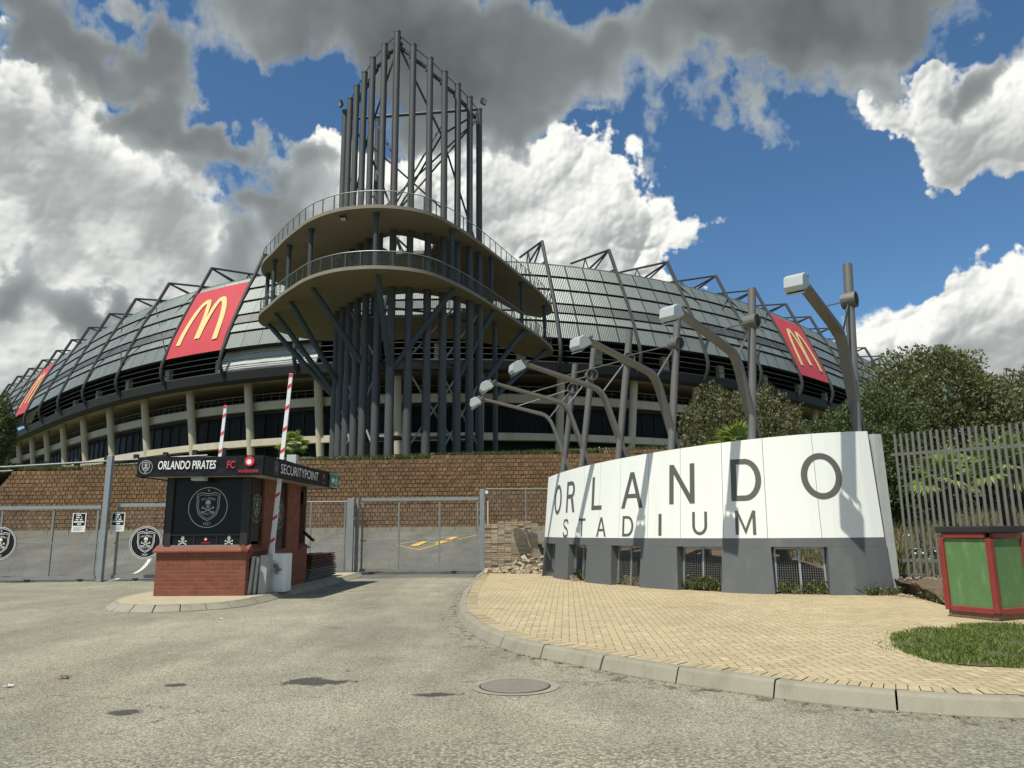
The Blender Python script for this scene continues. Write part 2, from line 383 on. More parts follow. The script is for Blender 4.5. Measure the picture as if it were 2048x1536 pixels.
def glyph(ch, tw, th):
    """plain sans capitals as non-overlapping polygons in a unit box; tw, th: stroke as a share of width, height"""
    R = lambda x0, x1, y0, y1: [(x0, y0), (x1, y0), (x1, y1), (x0, y1)]
    def arc(cx, cy, rx, ry, a0, a1, n=20):
        P = []
        for i in range(n):
            t0, t1 = lerp(a0, a1, i/n), lerp(a0, a1, (i+1)/n)
            P.append([(cx+rx*cos(t0), cy+ry*sin(t0)), (cx+rx*cos(t1), cy+ry*sin(t1)), (cx+(rx-tw)*cos(t1), cy+(ry-th)*sin(t1)), (cx+(rx-tw)*cos(t0), cy+(ry-th)*sin(t0))])
        return P
    e, n = .5, -.5
    if ch == 'O': return arc(0, 0, .5, .5, 0, 2*pi, 48)
    if ch == 'I': return [R(n, e, n, e)]
    if ch == 'L': return [R(n, n+tw, n, e), R(n+tw, e, n, n+th)]
    if ch == 'T': return [R(n, e, e-th, e), R(-tw/2, tw/2, n, e-th)]
    if ch == 'N': return [R(n, n+tw, n, e), R(e-tw, e, n, e), [(n+tw, e), (n+tw, e-1.9*th), (e-tw, n), (e-tw, n+1.9*th)]]
    if ch == 'M': return [R(n, n+tw, n, e), R(e-tw, e, n, e), [(n+tw, e), (n+tw, e-2.1*th), (0, n), (0, n+2.1*th)], [(e-tw, e), (0, n+2.1*th), (0, n), (e-tw, e-2.1*th)]]
    if ch == 'A':
        a = tw*.58; xi = lambda y: lerp(n+tw*1.08, 0, (y-n)/(1-1.35*th)); y0, y1 = -.22, -.22+th*.9
        return [[(n, n), (n+tw*1.08, n), (0, e-1.35*th), (0, e), (-a, e)], [(e, n), (a, e), (0, e), (0, e-1.35*th), (e-tw*1.08, n)], [(xi(y0), y0), (-xi(y0), y0), (-xi(y1), y1), (xi(y1), y1)]]
    if ch == 'D':
        x0 = -.04; o = [R(n, n+tw, n, e), R(n+tw, x0, e-th, e), R(n+tw, x0, n, n+th)]
        return o+arc(x0, 0, .5-x0, .5, -pi/2, pi/2, 28)
    if ch == 'R':
        x0 = .08; o = [R(n, n+tw, n, e), R(n+tw, x0, e-th, e), R(n+tw, x0, -.05, -.05+th)]
        return o+arc(x0, .225, .44-x0, .275, -pi/2, pi/2, 20)+[[(x0-.06, -.05), (x0+tw*1.0, -.05), (e, n), (e-tw*1.15, n)]]
    if ch == 'U': return [R(n, n+tw, -.1, e), R(e-tw, e, -.1, e)]+arc(0, -.1, .5, .4, pi, 2*pi, 24)
    if ch == 'S':
        c = [(.44, .24), (.34, .40), (.12, .5-th/2), (-.16, .5-th/2), (-.38, .37), (-.40, .20), (-.24, .08), (.06, .0), (.32, -.10), (.42, -.25), (.34, -.40), (.12, -.5+th/2), (-.16, -.5+th/2), (-.38, -.38), (-.45, -.22)]
        c = [(p.x, p.y) for p in catmull([V((x, y, 0)) for x, y in c], 4)]; P = []; L, Rr = [], []
        for i in range(len(c)):
            a, b = c[max(0, i-1)], c[min(len(c)-1, i+1)]; dx, dy = (b[0]-a[0])/tw, (b[1]-a[1])/th; q = math.hypot(dx, dy); nx, ny = -dy/q*tw/2, dx/q*th/2
            L.append((c[i][0]+nx, c[i][1]+ny)); Rr.append((c[i][0]-nx, c[i][1]-ny))
        return [[L[i], Rr[i], Rr[i+1], L[i+1]] for i in range(len(c)-1)]
def skull(p, cx, cy, s):
    """white skull over crossed bones, s = half height"""
    X = lambda x, y: (cx+x*s, cy+y*s)
    # cranium built round the eye and nose holes as strips so the dark ground shows through
    p.shape([X(-.36, .42), X(-.40, .55), X(-.36, .78), X(-.2, .95), X(0, 1.0), X(.2, .95), X(.36, .78), X(.40, .55), X(.36, .42)])
    p.shape([X(-.36, .42), X(-.28, .42), X(-.28, .2), X(-.34, .24)]); p.shape([X(.36, .42), X(.34, .24), X(.28, .2), X(.28, .42)])
    p.shape([X(-.07, .42), X(.07, .42), X(.05, .28), X(-.05, .28)])
    p.shape([X(-.34, .24), X(-.28, .2), X(-.07, .2), X(-.05, .28), X(-.06, .12), X(-.2, .06)]); p.shape([X(.34, .24), X(.2, .06), X(.06, .12), X(.05, .28), X(.07, .2), X(.28, .2)])
    p.shape([X(-.2, .06), X(.2, .06), X(.17, -.1), X(-.17, -.1)])
    for k in (-1, 0, 1): p.shape([X(k*.11-.04, -.12), X(k*.11+.04, -.12), X(k*.1+.035, -.2), X(k*.1-.035, -.2)])
    for sg in (-1, 1):
        p.line([X(-.75*sg, -.12), X(.75*sg, -.82)], .13*s)
        for ex, ey in ((-.78*sg, -.02), (-.86*sg, -.2), (.78*sg, -.92), (.86*sg, -.74)): p.disc(*X(ex, ey), .1*s, n=8)
def crest(p, cx, cy, R, year=True):
    p.ring(cx, cy, R*.97, R*.035, 48)
    def shield(k):
        pts = [(-.58, .62), (-.3, .70), (0, .64), (.3, .70), (.58, .62), (.55, .3), (.56, 0), (.45, -.35), (.22, -.55), (0, -.66), (-.22, -.55), (-.45, -.35), (-.56, 0), (-.55, .3)]
        return [(cx+x*R*k, cy+(y*k+.02)*R) for x, y in pts]
    p.line(shield(1.0), R*.035, True); p.line(shield(.86), R*.025, True)
    skull(p, cx, cy+.03*R, .33*R)
    p.arc_text('ORLANDO', cx, cy-.38*R, .82*R, .115*R, -.46, .46, 0); p.arc_text('PIRATES', cx, cy+.30*R, .62*R, .115*R, -.62, .62, 0, flip=True)
    if year: p.text('1937', cx, cy-.80*R, .36*R, .14*R, 0)
    p.shape([(cx+R*.075*(1 if k % 2 == 0 else .42)*sin(pi*k/5), cy+.82*R+R*.075*(1 if k % 2 == 0 else .42)*cos(pi*k/5)) for k in range(10)])

# ------------------------------------------------------------------ materials
def newmat(name):
    m = bpy.data.materials.new(name); m.use_nodes = True; t = NT(m.node_tree)
    b = next(n for n in t.n if n.type == 'BSDF_PRINCIPLED'); return m, t, b
def mat(name, c, rough=.6, metal=0., var=.12, vs=2.5, fine=.06, fs=40, bump=0., bs=60, bd=.004, grime=None, spec=.5, objrand=0):
    m, t, b = newmat(name); P = t.new('ShaderNodeNewGeometry').outputs['Position']
    a = t.m('MULTIPLY_ADD', t.noise(P, vs, 5, .6), 2*var, 1-var)
    f = t.m('MULTIPLY_ADD', t.noise(P, fs, 3, .6), 2*fine, 1-fine)
    col = t.v('SCALE', (c[0], c[1], c[2]), t.m('MULTIPLY', a, f))
    if objrand: col = t.v('SCALE', col, t.m('MULTIPLY_ADD', t.new('ShaderNodeObjectInfo').outputs['Random'], objrand, 1-objrand/2))
    if grime:                          # blotchy dirt with a shape of its own
        g = t.ss(t.noise(t.v('MULTIPLY', P, (1, 1, .35)), grime[1], 6, .65), .5, .72)
        col = t.mix(t.m('MULTIPLY', g, grime[2]), col, grime[0])
    t.put(b.inputs['Base Color'], col); b.inputs['Roughness'].default_value = rough; b.inputs['Metallic'].default_value = metal
    b.inputs['Specular IOR Level'].default_value = spec
    t.put(b.inputs['Roughness'], t.m('MULTIPLY_ADD', t.noise(P, vs*3, 3, .5), .2, rough-.1, clamp=True))
    if bump: t.put(b.inputs['Normal'], t.bump(t.noise(P, bs, 5, .6), bump, bd))
    return m
def island_mat(name, cols, rough=.8, bump=.4, bs=30, bd=.01, grime=None):
    """one tone per loose piece"""
    m, t, b = newmat(name); g = t.new('ShaderNodeNewGeometry'); P = g.outputs['Position']
    n = len(cols); c = t.ramp(g.outputs['Random Per Island'], [((i+.0)/max(1, n-1), q) for i, q in enumerate(cols)])
    c = t.v('SCALE', c, t.m('MULTIPLY_ADD', t.noise(P, 6, 6, .65), .7, .65)); c = t.v('SCALE', c, t.m('MULTIPLY_ADD', t.noise(P, .35, 4, .6), .7, .66))
    if grime: c = t.mix(t.m('MULTIPLY', t.ss(t.noise(P, grime[1], 6, .6), .5, .7), grime[2]), c, grime[0])
    t.put(b.inputs['Base Color'], c); b.inputs['Roughness'].default_value = rough
    t.put(b.inputs['Normal'], t.bump(t.noise(P, bs, 6, .65), bump, bd)); return m
def leaf_mat(name, cols, trans=.25, rough=.55):
    m, t, b = newmat(name); g = t.new('ShaderNodeNewGeometry')
    c = t.ramp(g.outputs['Random Per Island'], [(i/(len(cols)-1), q) for i, q in enumerate(cols)])
    c = t.v('SCALE', c, t.m('MULTIPLY_ADD', t.noise(g.outputs['Position'], 1.3, 4, .6), .9, .55))
    t.put(b.inputs['Base Color'], c); b.inputs['Roughness'].default_value = rough; b.inputs['Specular IOR Level'].default_value = .3
    tr = t.new('ShaderNodeBsdfTranslucent'); t.put(tr.inputs[0], t.v('MULTIPLY', c, (1.2, 1.25, .6)))
    mx = t.new('ShaderNodeMixShader'); mx.inputs[0].default_value = trans; t.l.new(b.outputs[0], mx.inputs[1]); t.l.new(tr.outputs[0], mx.inputs[2])
    out = next(n for n in t.n if n.type == 'OUTPUT_MATERIAL'); t.l.new(mx.outputs[0], out.inputs[0]); return m

def asphalt(name, base, warm, stone=70, coarse_band=False):
    m, t, b = newmat(name); P = t.new('ShaderNodeNewGeometry').outputs['Position']
    st = t.new('ShaderNodeTexVoronoi', feature='F1'); t.put(st.inputs['Vector'], P); st.inputs['Scale'].default_value = stone
    rnd = t.sep(st.outputs['Color'])[0]; dist = st.outputs['Distance']
    big = t.noise(P, .28, 6, .62); mid = t.noise(t.v('MULTIPLY', P, (1, .55, 1)), 1.6, 6, .66); fin = t.noise(P, 38, 4, .7)
    c = t.mix(t.ss(big, .38, .66), base, warm)
    broad = t.noise(t.v('MULTIPLY', P, (1, .22, 1)), .55, 4, .55)
    k = t.m('MULTIPLY', t.m('MULTIPLY_ADD', rnd, .8, .6), t.m('MULTIPLY_ADD', t.ss(broad, .3, .7), .34, .82)); k = t.m('MULTIPLY', k, t.m('MULTIPLY_ADD', mid, .85, .575)); k = t.m('MULTIPLY', k, t.m('MULTIPLY_ADD', fin, .5, .75))
    k = t.m('MULTIPLY', k, t.m('SUBTRACT', 1.05, t.m('MULTIPLY', t.ss(dist, .35, .85), .45)))
    cw_ = t.v('ADD', P, t.v('SCALE', t.v('SUBTRACT', t.noise(P, .9, 5, .65, col=True), (.5, .5, .5)), 1.6))
    ce = t.vor(cw_, .22, 'DISTANCE_TO_EDGE'); crack = t.m('MULTIPLY', t.ss(ce, .0035, .0012), t.ss(t.noise(P, .35, 3, .5), .50, .60))
    k = t.m('MULTIPLY', k, t.m('SUBTRACT', 1.0, t.m('MULTIPLY', crack, .55)))
    y = t.sep(P)[1]
    if coarse_band:
        s2 = t.new('ShaderNodeTexVoronoi', feature='F1'); t.put(s2.inputs['Vector'], P); s2.inputs['Scale'].default_value = 38
        band = t.ss(t.m('ADD', y, t.m('MULTIPLY_ADD', t.noise(P, .9, 4, .6), 1.6, -.8)), 6.4, 5.3)
        k2 = t.m('MULTIPLY', t.m('MULTIPLY_ADD', t.sep(s2.outputs['Color'])[0], 1.0, .5), t.m('SUBTRACT', 1.1, t.m('MULTIPLY', t.ss(s2.outputs['Distance'], .3, .8), .75)))
        k = t.m('ADD', t.m('MULTIPLY', k, t.m('SUBTRACT', 1.0, t.m('MULTIPLY', band, .6))), t.m('MULTIPLY', k2, t.m('MULTIPLY', band, .6)))
        dist = t.m('ADD', dist, t.m('MULTIPLY', s2.outputs['Distance'], t.m('MULTIPLY', band, 2.0)))
        # lighter worn bands where wheels run, and dark stains
        spots = t.m('MULTIPLY', t.ss(t.noise(t.v('MULTIPLY', P, (.7, 1.7, 1)), 1.15, 5, .55), .64, .74), .30)
        k = t.m('MULTIPLY', k, t.m('SUBTRACT', 1.0, spots))
    t.put(b.inputs['Base Color'], t.v('SCALE', c, k)); b.inputs['Roughness'].default_value = .85; b.inputs['Specular IOR Level'].default_value = .3
    t.put(b.inputs['Normal'], t.bump(t.m('ADD', t.m('MULTIPLY', dist, -.6), t.m('MULTIPLY', mid, .3)), .7, .008)); return m

def herringbone(name, cols, rot=0., joint=(.15, .115, .07)):
    m, t, b = newmat(name); P = t.new('ShaderNodeNewGeometry').outputs['Position']
    r = t.new('ShaderNodeVectorRotate', rotation_type='Z_AXIS'); t.put(r.inputs[0], P); r.inputs['Angle'].default_value = rot
    wob = t.v('SUBTRACT', t.noise(P, 9, 3, .5, col=True), (.5, .5, .5))
    q = t.v('ADD', t.v('SCALE', r.outputs[0], 1/.105), t.v('SCALE', wob, .10)); x, y, _ = t.sep(q)
    i, j = t.m('FLOOR', x), t.m('FLOOR', y); fx, fy = t.m('FRACT', x), t.m('FRACT', y)
    k = t.m('FLOORED_MODULO', t.m('SUBTRACT', i, j), 4.0)
    eq = lambda n: t.m('COMPARE', k, float(n), .1)
    big = 9.0
    d = t.m('MINIMUM', t.m('MULTIPLY_ADD', eq(1), big, fx), t.m('MULTIPLY_ADD', eq(0), big, t.m('SUBTRACT', 1.0, fx)))
    d = t.m('MINIMUM', d, t.m('MINIMUM', t.m('MULTIPLY_ADD', eq(2), big, fy), t.m('MULTIPLY_ADD', eq(3), big, t.m('SUBTRACT', 1.0, fy))))
    idv = t.comb(t.m('SUBTRACT', i, eq(1)), t.m('SUBTRACT', j, eq(2)), 0.0)
    wn = t.new('ShaderNodeTexWhiteNoise', noise_dimensions='2D'); t.put(wn.inputs['Vector'], idv)
    c = t.ramp(wn.outputs[0], [(n/(len(cols)-1), cc) for n, cc in enumerate(cols)])
    c = t.v('SCALE', c, t.m('MULTIPLY_ADD', t.noise(P, .55, 5, .6), .5, .75)); c = t.v('SCALE', c, t.m('MULTIPLY_ADD', t.noise(P, 60, 4, .6), .36, .82))
    c = t.mix(t.m('MULTIPLY', t.ss(t.noise(P, 2.3, 6, .7), .57, .74), .35), c, (.20, .15, .09))
    jw = t.ss(d, t.m('MULTIPLY_ADD', t.noise(P, 5, 3, .6), .10, -.01), .0) if False else t.ss(t.m('SUBTRACT', d, t.m('MULTIPLY_ADD', t.noise(P, 4, 3, .6), .12, -.045)), .055, .02)
    t.put(b.inputs['Base Color'], t.mix(t.m('MULTIPLY', jw, .85), c, joint)); b.inputs['Roughness'].default_value = .85; b.inputs['Specular IOR Level'].default_value = .25
    h = t.m('ADD', t.ss(d, .0, .16), t.m('MULTIPLY', t.noise(P, 90, 4, .6), .3))
    t.put(b.inputs['Normal'], t.bump(h, .6, .006)); return m

def brickwork(name, c1, c2, mortar, bw, bh, ms=.012, rough=.8, axis=None):
    """running-bond bricks by the object's own position: u along the ground, v up"""
    m, t, b = newmat(name); g = t.new('ShaderNodeNewGeometry'); P, Nn = g.outputs['Position'], g.outputs['Normal']
    x, y, z = t.sep(P); nx, ny, nz = t.sep(Nn)
    side = t.m('GREATER_THAN', t.m('ABSOLUTE', nx), .6)
    u = t.m('ADD', t.m('MULTIPLY', x, t.m('SUBTRACT', 1.0, side)), t.m('MULTIPLY', y, side))
    br = t.new('ShaderNodeTexBrick'); t.put(br.inputs['Vector'], t.comb(u, z, 0.0)); br.inputs['Scale'].default_value = 1
    br.inputs['Brick Width'].default_value = bw; br.inputs['Row Height'].default_value = bh; br.inputs['Mortar Size'].default_value = ms; br.inputs['Mortar Smooth'].default_value = .3
    t.put(br.inputs['Color1'], c1); t.put(br.inputs['Color2'], c2); t.put(br.inputs['Mortar'], mortar)
    c = t.v('SCALE', br.outputs[0], t.m('MULTIPLY_ADD', t.noise(P, 3, 6, .65), .8, .6)); c = t.v('SCALE', c, t.m('MULTIPLY_ADD', t.noise(P, 60, 4, .6), .4, .8))
    t.put(b.inputs['Base Color'], c); b.inputs['Roughness'].default_value = rough
    t.put(b.inputs['Normal'], t.bump(t.m('ADD', t.m('MULTIPLY', br.outputs[1], -1.0), t.m('MULTIPLY', t.noise(P, 70, 4, .6), .4)), .7, .006)); return m

M = {}
M['asphalt'] = asphalt('old_asphalt', (.262, .248, .188), (.318, .290, .208), 75, True)
M['yard'] = asphalt('yard_asphalt', (.140, .138, .122), (.175, .168, .14), 70)
M['pave'] = herringbone('cream_pavers', [(.375, .305, .18), (.445, .365, .225), (.41, .335, .20), (.485, .40, .25)], RD(4))
M['kerb'] = mat('kerb_concrete', (.275, .252, .188), .85, var=.25, vs=2, fine=.14, fs=60, bump=.4, bs=90, grime=((.16, .14, .10), 3.5, .5))
M['concrete'] = mat('raw_concrete', (.235, .208, .155), .8, var=.18, vs=.6, fine=.06, fs=25, bump=.15, bs=30, grime=((.17, .145, .10), .5, .55))
M['beige'] = mat('painted_column', (.53, .475, .36), .75, var=.12, vs=.8, grime=((.30, .255, .18), .6, .4))
M['steel'] = mat('dark_grey_steel_paint', (.064, .067, .064), .6, .0, var=.12, vs=1.2, fine=.05)
M['bluesteel'] = mat('slate_blue_steel_paint', (.05, .066, .068), .6, var=.15, vs=1, spec=.3)
M['ribsteel'] = mat('rib_steel_paint', (.046, .050, .048), .6, var=.15, vs=.7, spec=.25)
M['lamppaint'] = mat('grey_lamp_paint', (.125, .122, .108), .5, var=.14, vs=1.6, grime=((.11, .105, .09), 2.5, .35))
M['lamphead'] = mat('pale_lamp_housing', (.40, .435, .425), .4, var=.08)
M['galv'] = mat('galvanised_steel', (.33, .36, .355), .45, .55, var=.18, vs=5, fine=.1, fs=90)
M['galvdull'] = mat('weathered_galvanised_steel', (.235, .245, .225), .6, .2, var=.2, vs=4, fine=.1, fs=60, grime=((.14, .11, .08), 3, .35))
M['fencesteel'] = mat('fence_steel', (.155, .158, .14), .6, .2, var=.2, vs=4, fine=.1, fs=60, grime=((.10, .08, .06), 3, .35))
M['wire'] = mat('mesh_wire', (.20, .20, .18), .6, .2, var=.15)
M['white'] = mat('white_masonry_paint', (.76, .78, .735), .75, var=.035, vs=.9, fine=.02, fs=30, bump=.12, bs=70, grime=((.60, .60, .55), 1.6, .22))
M['signgrey'] = mat('grey_masonry_paint', (.105, .113, .114), .7, var=.10, vs=1.1, fine=.05, bump=.2, bs=60, grime=((.19, .19, .18), 2.2, .35))
M['letter'] = mat('letter_paint', (.095, .095, .085), .6, var=.1, vs=2)
M['black'] = mat('black_panel', (.010, .012, .012), .3, var=.25, vs=2, spec=.22)
M['matblack'] = mat('black_banner_vinyl', (.011, .012, .013), .5, var=.2, vs=3, bump=.25, bs=5, bd=.02, spec=.22)
M['whiteprint'] = mat('white_print', (.78, .78, .75), .6, var=.05)
M['greyprint'] = mat('faded_print', (.40, .41, .39), .6, var=.15)
M['redprint'] = mat('red_print', (.62, .035, .045), .6, var=.08)
M['red'] = mat('banner_red', (.50, .055, .065), .65, var=.10, vs=.5, bump=.15, bs=1.5, bd=.05)
M['yellow'] = mat('banner_yellow', (.74, .55, .24), .65, var=.08)
M['boomwhite'] = mat('white_metal_paint', (.76, .77, .75), .45, var=.06, vs=3, grime=((.5, .47, .4), 5, .25))
M['brick'] = brickwork('red_brick', (.165, .045, .024), (.225, .062, .032), (.17, .095, .062), .23, .085, .008)
M['brickcap'] = mat('brick_sill_tiles', (.19, .062, .038), .75, var=.3, vs=6, fine=.15)
M['cap_red'] = mat('red_door_panel', (.32, .02, .02), .5)
M['blocks'] = island_mat('rock_face_blocks', [(.145, .082, .038), (.185, .105, .048), (.20, .118, .058), (.165, .095, .044), (.235, .142, .074), (.18, .098, .04)], .9, .9, 16, .03, ((.10, .07, .04), .5, .5))
M['blockgap'] = mat('block_joint_dirt', (.13, .085, .048), .95)
M['paver'] = mat('loose_pavers', (.33, .265, .18), .85, var=.25, vs=6, fine=.15, fs=50, bump=.3, bs=50, objrand=.45)
M['rubble'] = mat('broken_pavers', (.34, .285, .205), .9, var=.35, vs=5, fine=.15, bump=.4, bs=30)
M['soil'] = mat('dry_soil', (.125, .086, .055), .95, var=.4, vs=2.2, fine=.25, fs=35, bump=.8, bs=14, bd=.05)
M['turfsoil'] = mat('grassy_ground', (.085, .085, .035), .95, var=.4, vs=1.2, fine=.25, fs=30, bump=.8, bs=10, bd=.06)
M['glass'] = mat('dark_glass', (.009, .012, .012), .45, var=.2, vs=.4, spec=.10)
M['clad'] = None
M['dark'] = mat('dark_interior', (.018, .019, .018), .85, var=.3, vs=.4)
M['gutter'] = mat('dark_fascia_steel', (.030, .032, .032), .6, var=.15, vs=.5, spec=.25)
M['binred'] = mat('red_bin_trim', (.235, .030, .022), .6, var=.25, vs=6, fine=.15, bump=.4, bs=60, grime=((.20, .10, .07), 9, .4))
M['bingreen'] = mat('green_bin_panel', (.095, .19, .065), .65, var=.16, vs=5, fine=.08, bump=.35, bs=45, grime=((.22, .36, .18), 7, .35))
M['bark'] = mat('bark', (.09, .065, .04), .95, var=.3, vs=6, bump=.8, bs=25, bd=.02)
M['yellowline'] = mat('yellow_road_paint', (.66, .42, .07), .8, var=.3, vs=6, fine=.2)
M['whiteline'] = mat('white_road_paint', (.66, .66, .60), .8, var=.25, vs=6, fine=.2)
M['iron'] = mat('cast_iron', (.20, .185, .15), .7, .1, var=.25, vs=8, fine=.2, bump=.6, bs=55)
M['bush'] = leaf_mat('hedge_leaves', [(.10, .108, .052), (.135, .148, .068), (.175, .182, .088), (.11, .128, .055), (.22, .215, .115)])
M['bush_dark'] = leaf_mat('dark_hedge_leaves', [(.055, .080, .030), (.088, .118, .044), (.12, .15, .06), (.068, .095, .036)])
M['bush_olive'] = leaf_mat('olive_leaves', [(.115, .115, .055), (.16, .155, .075), (.09, .096, .042), (.20, .19, .10)])
M['palm'] = leaf_mat('palm_fronds', [(.16, .22, .05), (.24, .31, .085), (.33, .38, .14), (.12, .18, .045)], .35, .45)
M['grass'] = leaf_mat('grass_blades', [(.095, .155, .03), (.145, .21, .045), (.20, .255, .07), (.28, .265, .12)], .3)
M['longgrass'] = leaf_mat('long_grass', [(.075, .10, .025), (.11, .14, .04), (.16, .165, .065), (.20, .18, .09)], .3)
M['flower'] = mat('white_flowers', (.75, .75, .72), .7)

# ------------------------------------------------------------------ ground, roads, pavements
def sm(t): t = max(0., min(1., t)); return t*t*(3-2*t)
def ramp_z(y): return 1.5*(.55*sm((y-27)/11)+.45*max(0, min(1, (y-27)/11)))
def wall_top(x): return 4.62+.023*(x+25)
def plateau_z(y): return 4.75+3.4*sm((y-38)/30)
struct(MB().poly([(-700, -300, -.03), (700, -300, -.03), (700, 1500, -.03), (-700, 1500, -.03)]).build('ground', M['turfsoil']))
xs = np.linspace(-60, 40, 41); ys = np.linspace(-12, 25.2, 20)
struct(MB().grid([[(x, y, 0) for x in xs] for y in ys]).build('road', M['asphalt']))
ys = np.linspace(25.2, 37.75, 22)
struct(MB().grid([[(x, y, ramp_z(y)) for x in np.linspace(-60, 9.4, 24)] for y in ys]).build('yard_road', M['yard'], smooth=True))
# raised ground behind the retaining wall, falling away at its left end
rows = []
for y in (38.2, 38.8, 40, 43, 48, 54, 60, 68, 90, 150, 400):
    r = []
    for x in (-300, -60, -40, -34, -30, -28, -26.4, -25.2, -20, -10, 0, 9.4, 14, 30, 60, 120, 300):
        z = plateau_z(y)+(.02*(x+8) if -25 < x < 12 else 0)
        if x > 9.5: z = plateau_z(y)*sm((y-50)/40)
        if x < -25.2: z = lerp(z, 1.4, sm((-25.2-x)/5)*.8)
        r.append((x, y, z))
    rows.append(r)
struct(MB().grid(rows).build('raised_ground', M['turfsoil'], smooth=True))

# front edge of the planted ground: along the sign wall, then behind the paving
def wall_pt(s):
    s_ = max(0, min(11.48, s))
    x = np.polyval([5.01004538e-05, -7.69105158e-04, 4.26028642e-02, 1.35516332e-01, 8.61748304e-01], s_)
    y = np.polyval([5.27365826e-04, -7.37166990e-03, 4.79835361e-02, -1.05270938e+00, 2.36079728e+01], s_)
    return V((float(x), float(y), 0))
def wall_n(s):                          # outward, towards the street
    d = (wall_pt(s+.02)-wall_pt(s-.02)).normalized() if .03 < s < 11.45 else (wall_pt(min(11.47, s+.05))-wall_pt(max(.01, s-.05))).normalized()
    return V((d.y, -d.x, 0))
front = [wall_pt(s)-wall_n(s)*.12 for s in np.linspace(0, 11.4, 16)] + [V((7.9, 15.3, 0)), V((7.55, 13.6, 0)), V((7.35, 12.9, 0)), V((8.0, 12.55, 0)), V((9.5, 12.2, 0)), V((14, 11.6, 0)), V((30, 10.5, 0)), V((60, 10, 0))]
fr2 = front[:16]+[front[15+i//8].lerp(front[16+i//8], (i % 8)/8)+V((random.uniform(-.03, .03), random.uniform(-.03, .03), 0)) for i in range(1, 40)]+front[20:]
DS = (0, .12, .25, .4, .55, .7, .9, 1.1, 1.3, 1.5, 1.8, 2.2, 2.6, 3.1, 3.6, 5, 7, 9, 12, 15, 19, 24, 32, 60)
rows = [[] for _ in DS]
def garden_z(x, y0, d):
    y = y0+d
    right = sm((x-8.0)/2.5)
    zr = .13+.30*sm(d/2.4)+2.45*sm((y-17)/20)+2.2*sm((y-36)/22)
    e_ = sm((x-6.3)/1.4); zl = .13+(.62*sm((d-.15)/1.3)+.25*sm((d-1)/3))*(1-e_)+.30*sm(d/1.8)*e_
    return lerp(zl, zr, right)
for p in fr2:
    for i, d in enumerate(DS):
        x = p.x+(d*.16 if p.x > 6 else 0)
        if p.x < 6: d = min(d, 37.6-p.y)
        rows[i].append((x, p.y+d, garden_z(x, p.y, d)+random.uniform(-.035, .035)*(d > .1)+.06*sin(x*3.1+d*2.3)*sin(d*3.7-x)*(d > .1)))
struct(MB().grid(rows).build('garden_soil', M['soil'], smooth=True))

KB = [(960, 1151), (934, 1180), (915, 1213), (917, 1240), (943, 1267), (974, 1285), (1034, 1308), (1126, 1326.5), (1259, 1353), (1433, 1381), (1670, 1412.6), (1969, 1436.5)]
kb = [PZ(x, y, 0) for x, y in KB]; kb = [V((-1.02, 26.9, 0))]+kb+[kb[-1]+V((1.0, .0, 0)), kb[-1]+V((4.5, .5, 0)), kb[-1]+V((9, 1.2, 0)), kb[-1]+V((20, 2.5, 0))]
kline = catmull(kb, 10)
def resample(P, step):
    out = [P[0]]; acc = 0
    for a, b in zip(P, P[1:]):
        L = (b-a).length
        while acc+L >= step*len(out):
            t = (step*len(out)-acc)/L; out.append(a.lerp(b, t))
        acc += L
    return out
kline = resample(kline, .1)
def left_n(P, i):
    d = (P[min(i+1, len(P)-1)]-P[max(i-1, 0)]).normalized(); return V((-d.y, d.x, 0))
def kerbstones(line, step, h, inward, stone=1.0, gap=.018, top=.13, lean=.05, name='kerb'):
    mb = MB(); per = int(round(stone/step)); i = 0
    while i+1 < len(line):
        j = min(i+per, len(line)-1); idx = list(range(i, j+1)); rows_ = []
        dz = random.uniform(-.008, .008); dn = random.uniform(-.008, .008)
        for n_, k in enumerate(idx):
            p = line[k]; n = left_n(line, k)*inward; t = (line[min(k+1, len(line)-1)]-line[max(k-1, 0)]).normalized()
            e = t*gap/2*(1 if n_ == 0 else -1 if n_ == len(idx)-1 else 0); z = p.z+dz
            q = p+e+n*dn
            rows_.append([q+n*0+V((0, 0, -.05)), q+V((0, 0, .012)), q+n*lean+V((0, 0, h-.025+dz)), q+n*(lean+.022)+V((0, 0, h+dz)), q+n*(lean+top)+V((0, 0, h+dz)), q+n*(lean+top)+V((0, 0, -.05))])
        mb.grid(rows_); mb.poly(rows_[0][::-1]); mb.poly(rows_[-1])
        i = j
    return struct(mb.build(name, M['kerb']))
kerbstones(kline, .1, .15, 1, 1.0)
# header course of bricks along the kerb, then the herringbone field
inner = [p+left_n(kline, i)*.185+V((0, 0, .148)) for i, p in enumerate(kline)]
inner2 = [p+left_n(kline, i)*.40+V((0, 0, .151)) for i, p in enumerate(kline)]
mb = MB()
for i in range(len(kline)-1):
    a, b, c, d = inner[i], inner[i+1], inner2[i+1], inner2[i]; u = (b-a)*.05; w = (c-d)*.05
    z = V((0, 0, random.uniform(-.002, .003)))
    mb.poly([a+u+z, b-u+z, c-w+z, d+w+z])
mcourse = island_mat('header_course', [(.32, .26, .15), (.41, .335, .20), (.365, .295, .175), (.44, .365, .225)], .85, .4, 60, .004)
struct(mb.build('paving_border', mcourse))
mb = MB(); mb.grid([[p+V((0, 0, -.012)) for p in inner], [p+V((0, 0, -.012)) for p in inner2]]); struct(mb.build('paving_joint', M['soil']))
back = [V((30, 11.8, 0)), V((14, 12.2, 0)), V((9.5, 12.8, 0)), V((8.0, 13.1, 0)), V((7.55, 13.5, 0)), V((8.0, 15.6, 0))]+[wall_pt(s)-wall_n(s)*.22 for s in np.linspace(11.4, 0, 20)]+[V((1.2, 24.6, 0)), V((1.2, 26.6, 0)), V((-.55, 26.88, 0))]
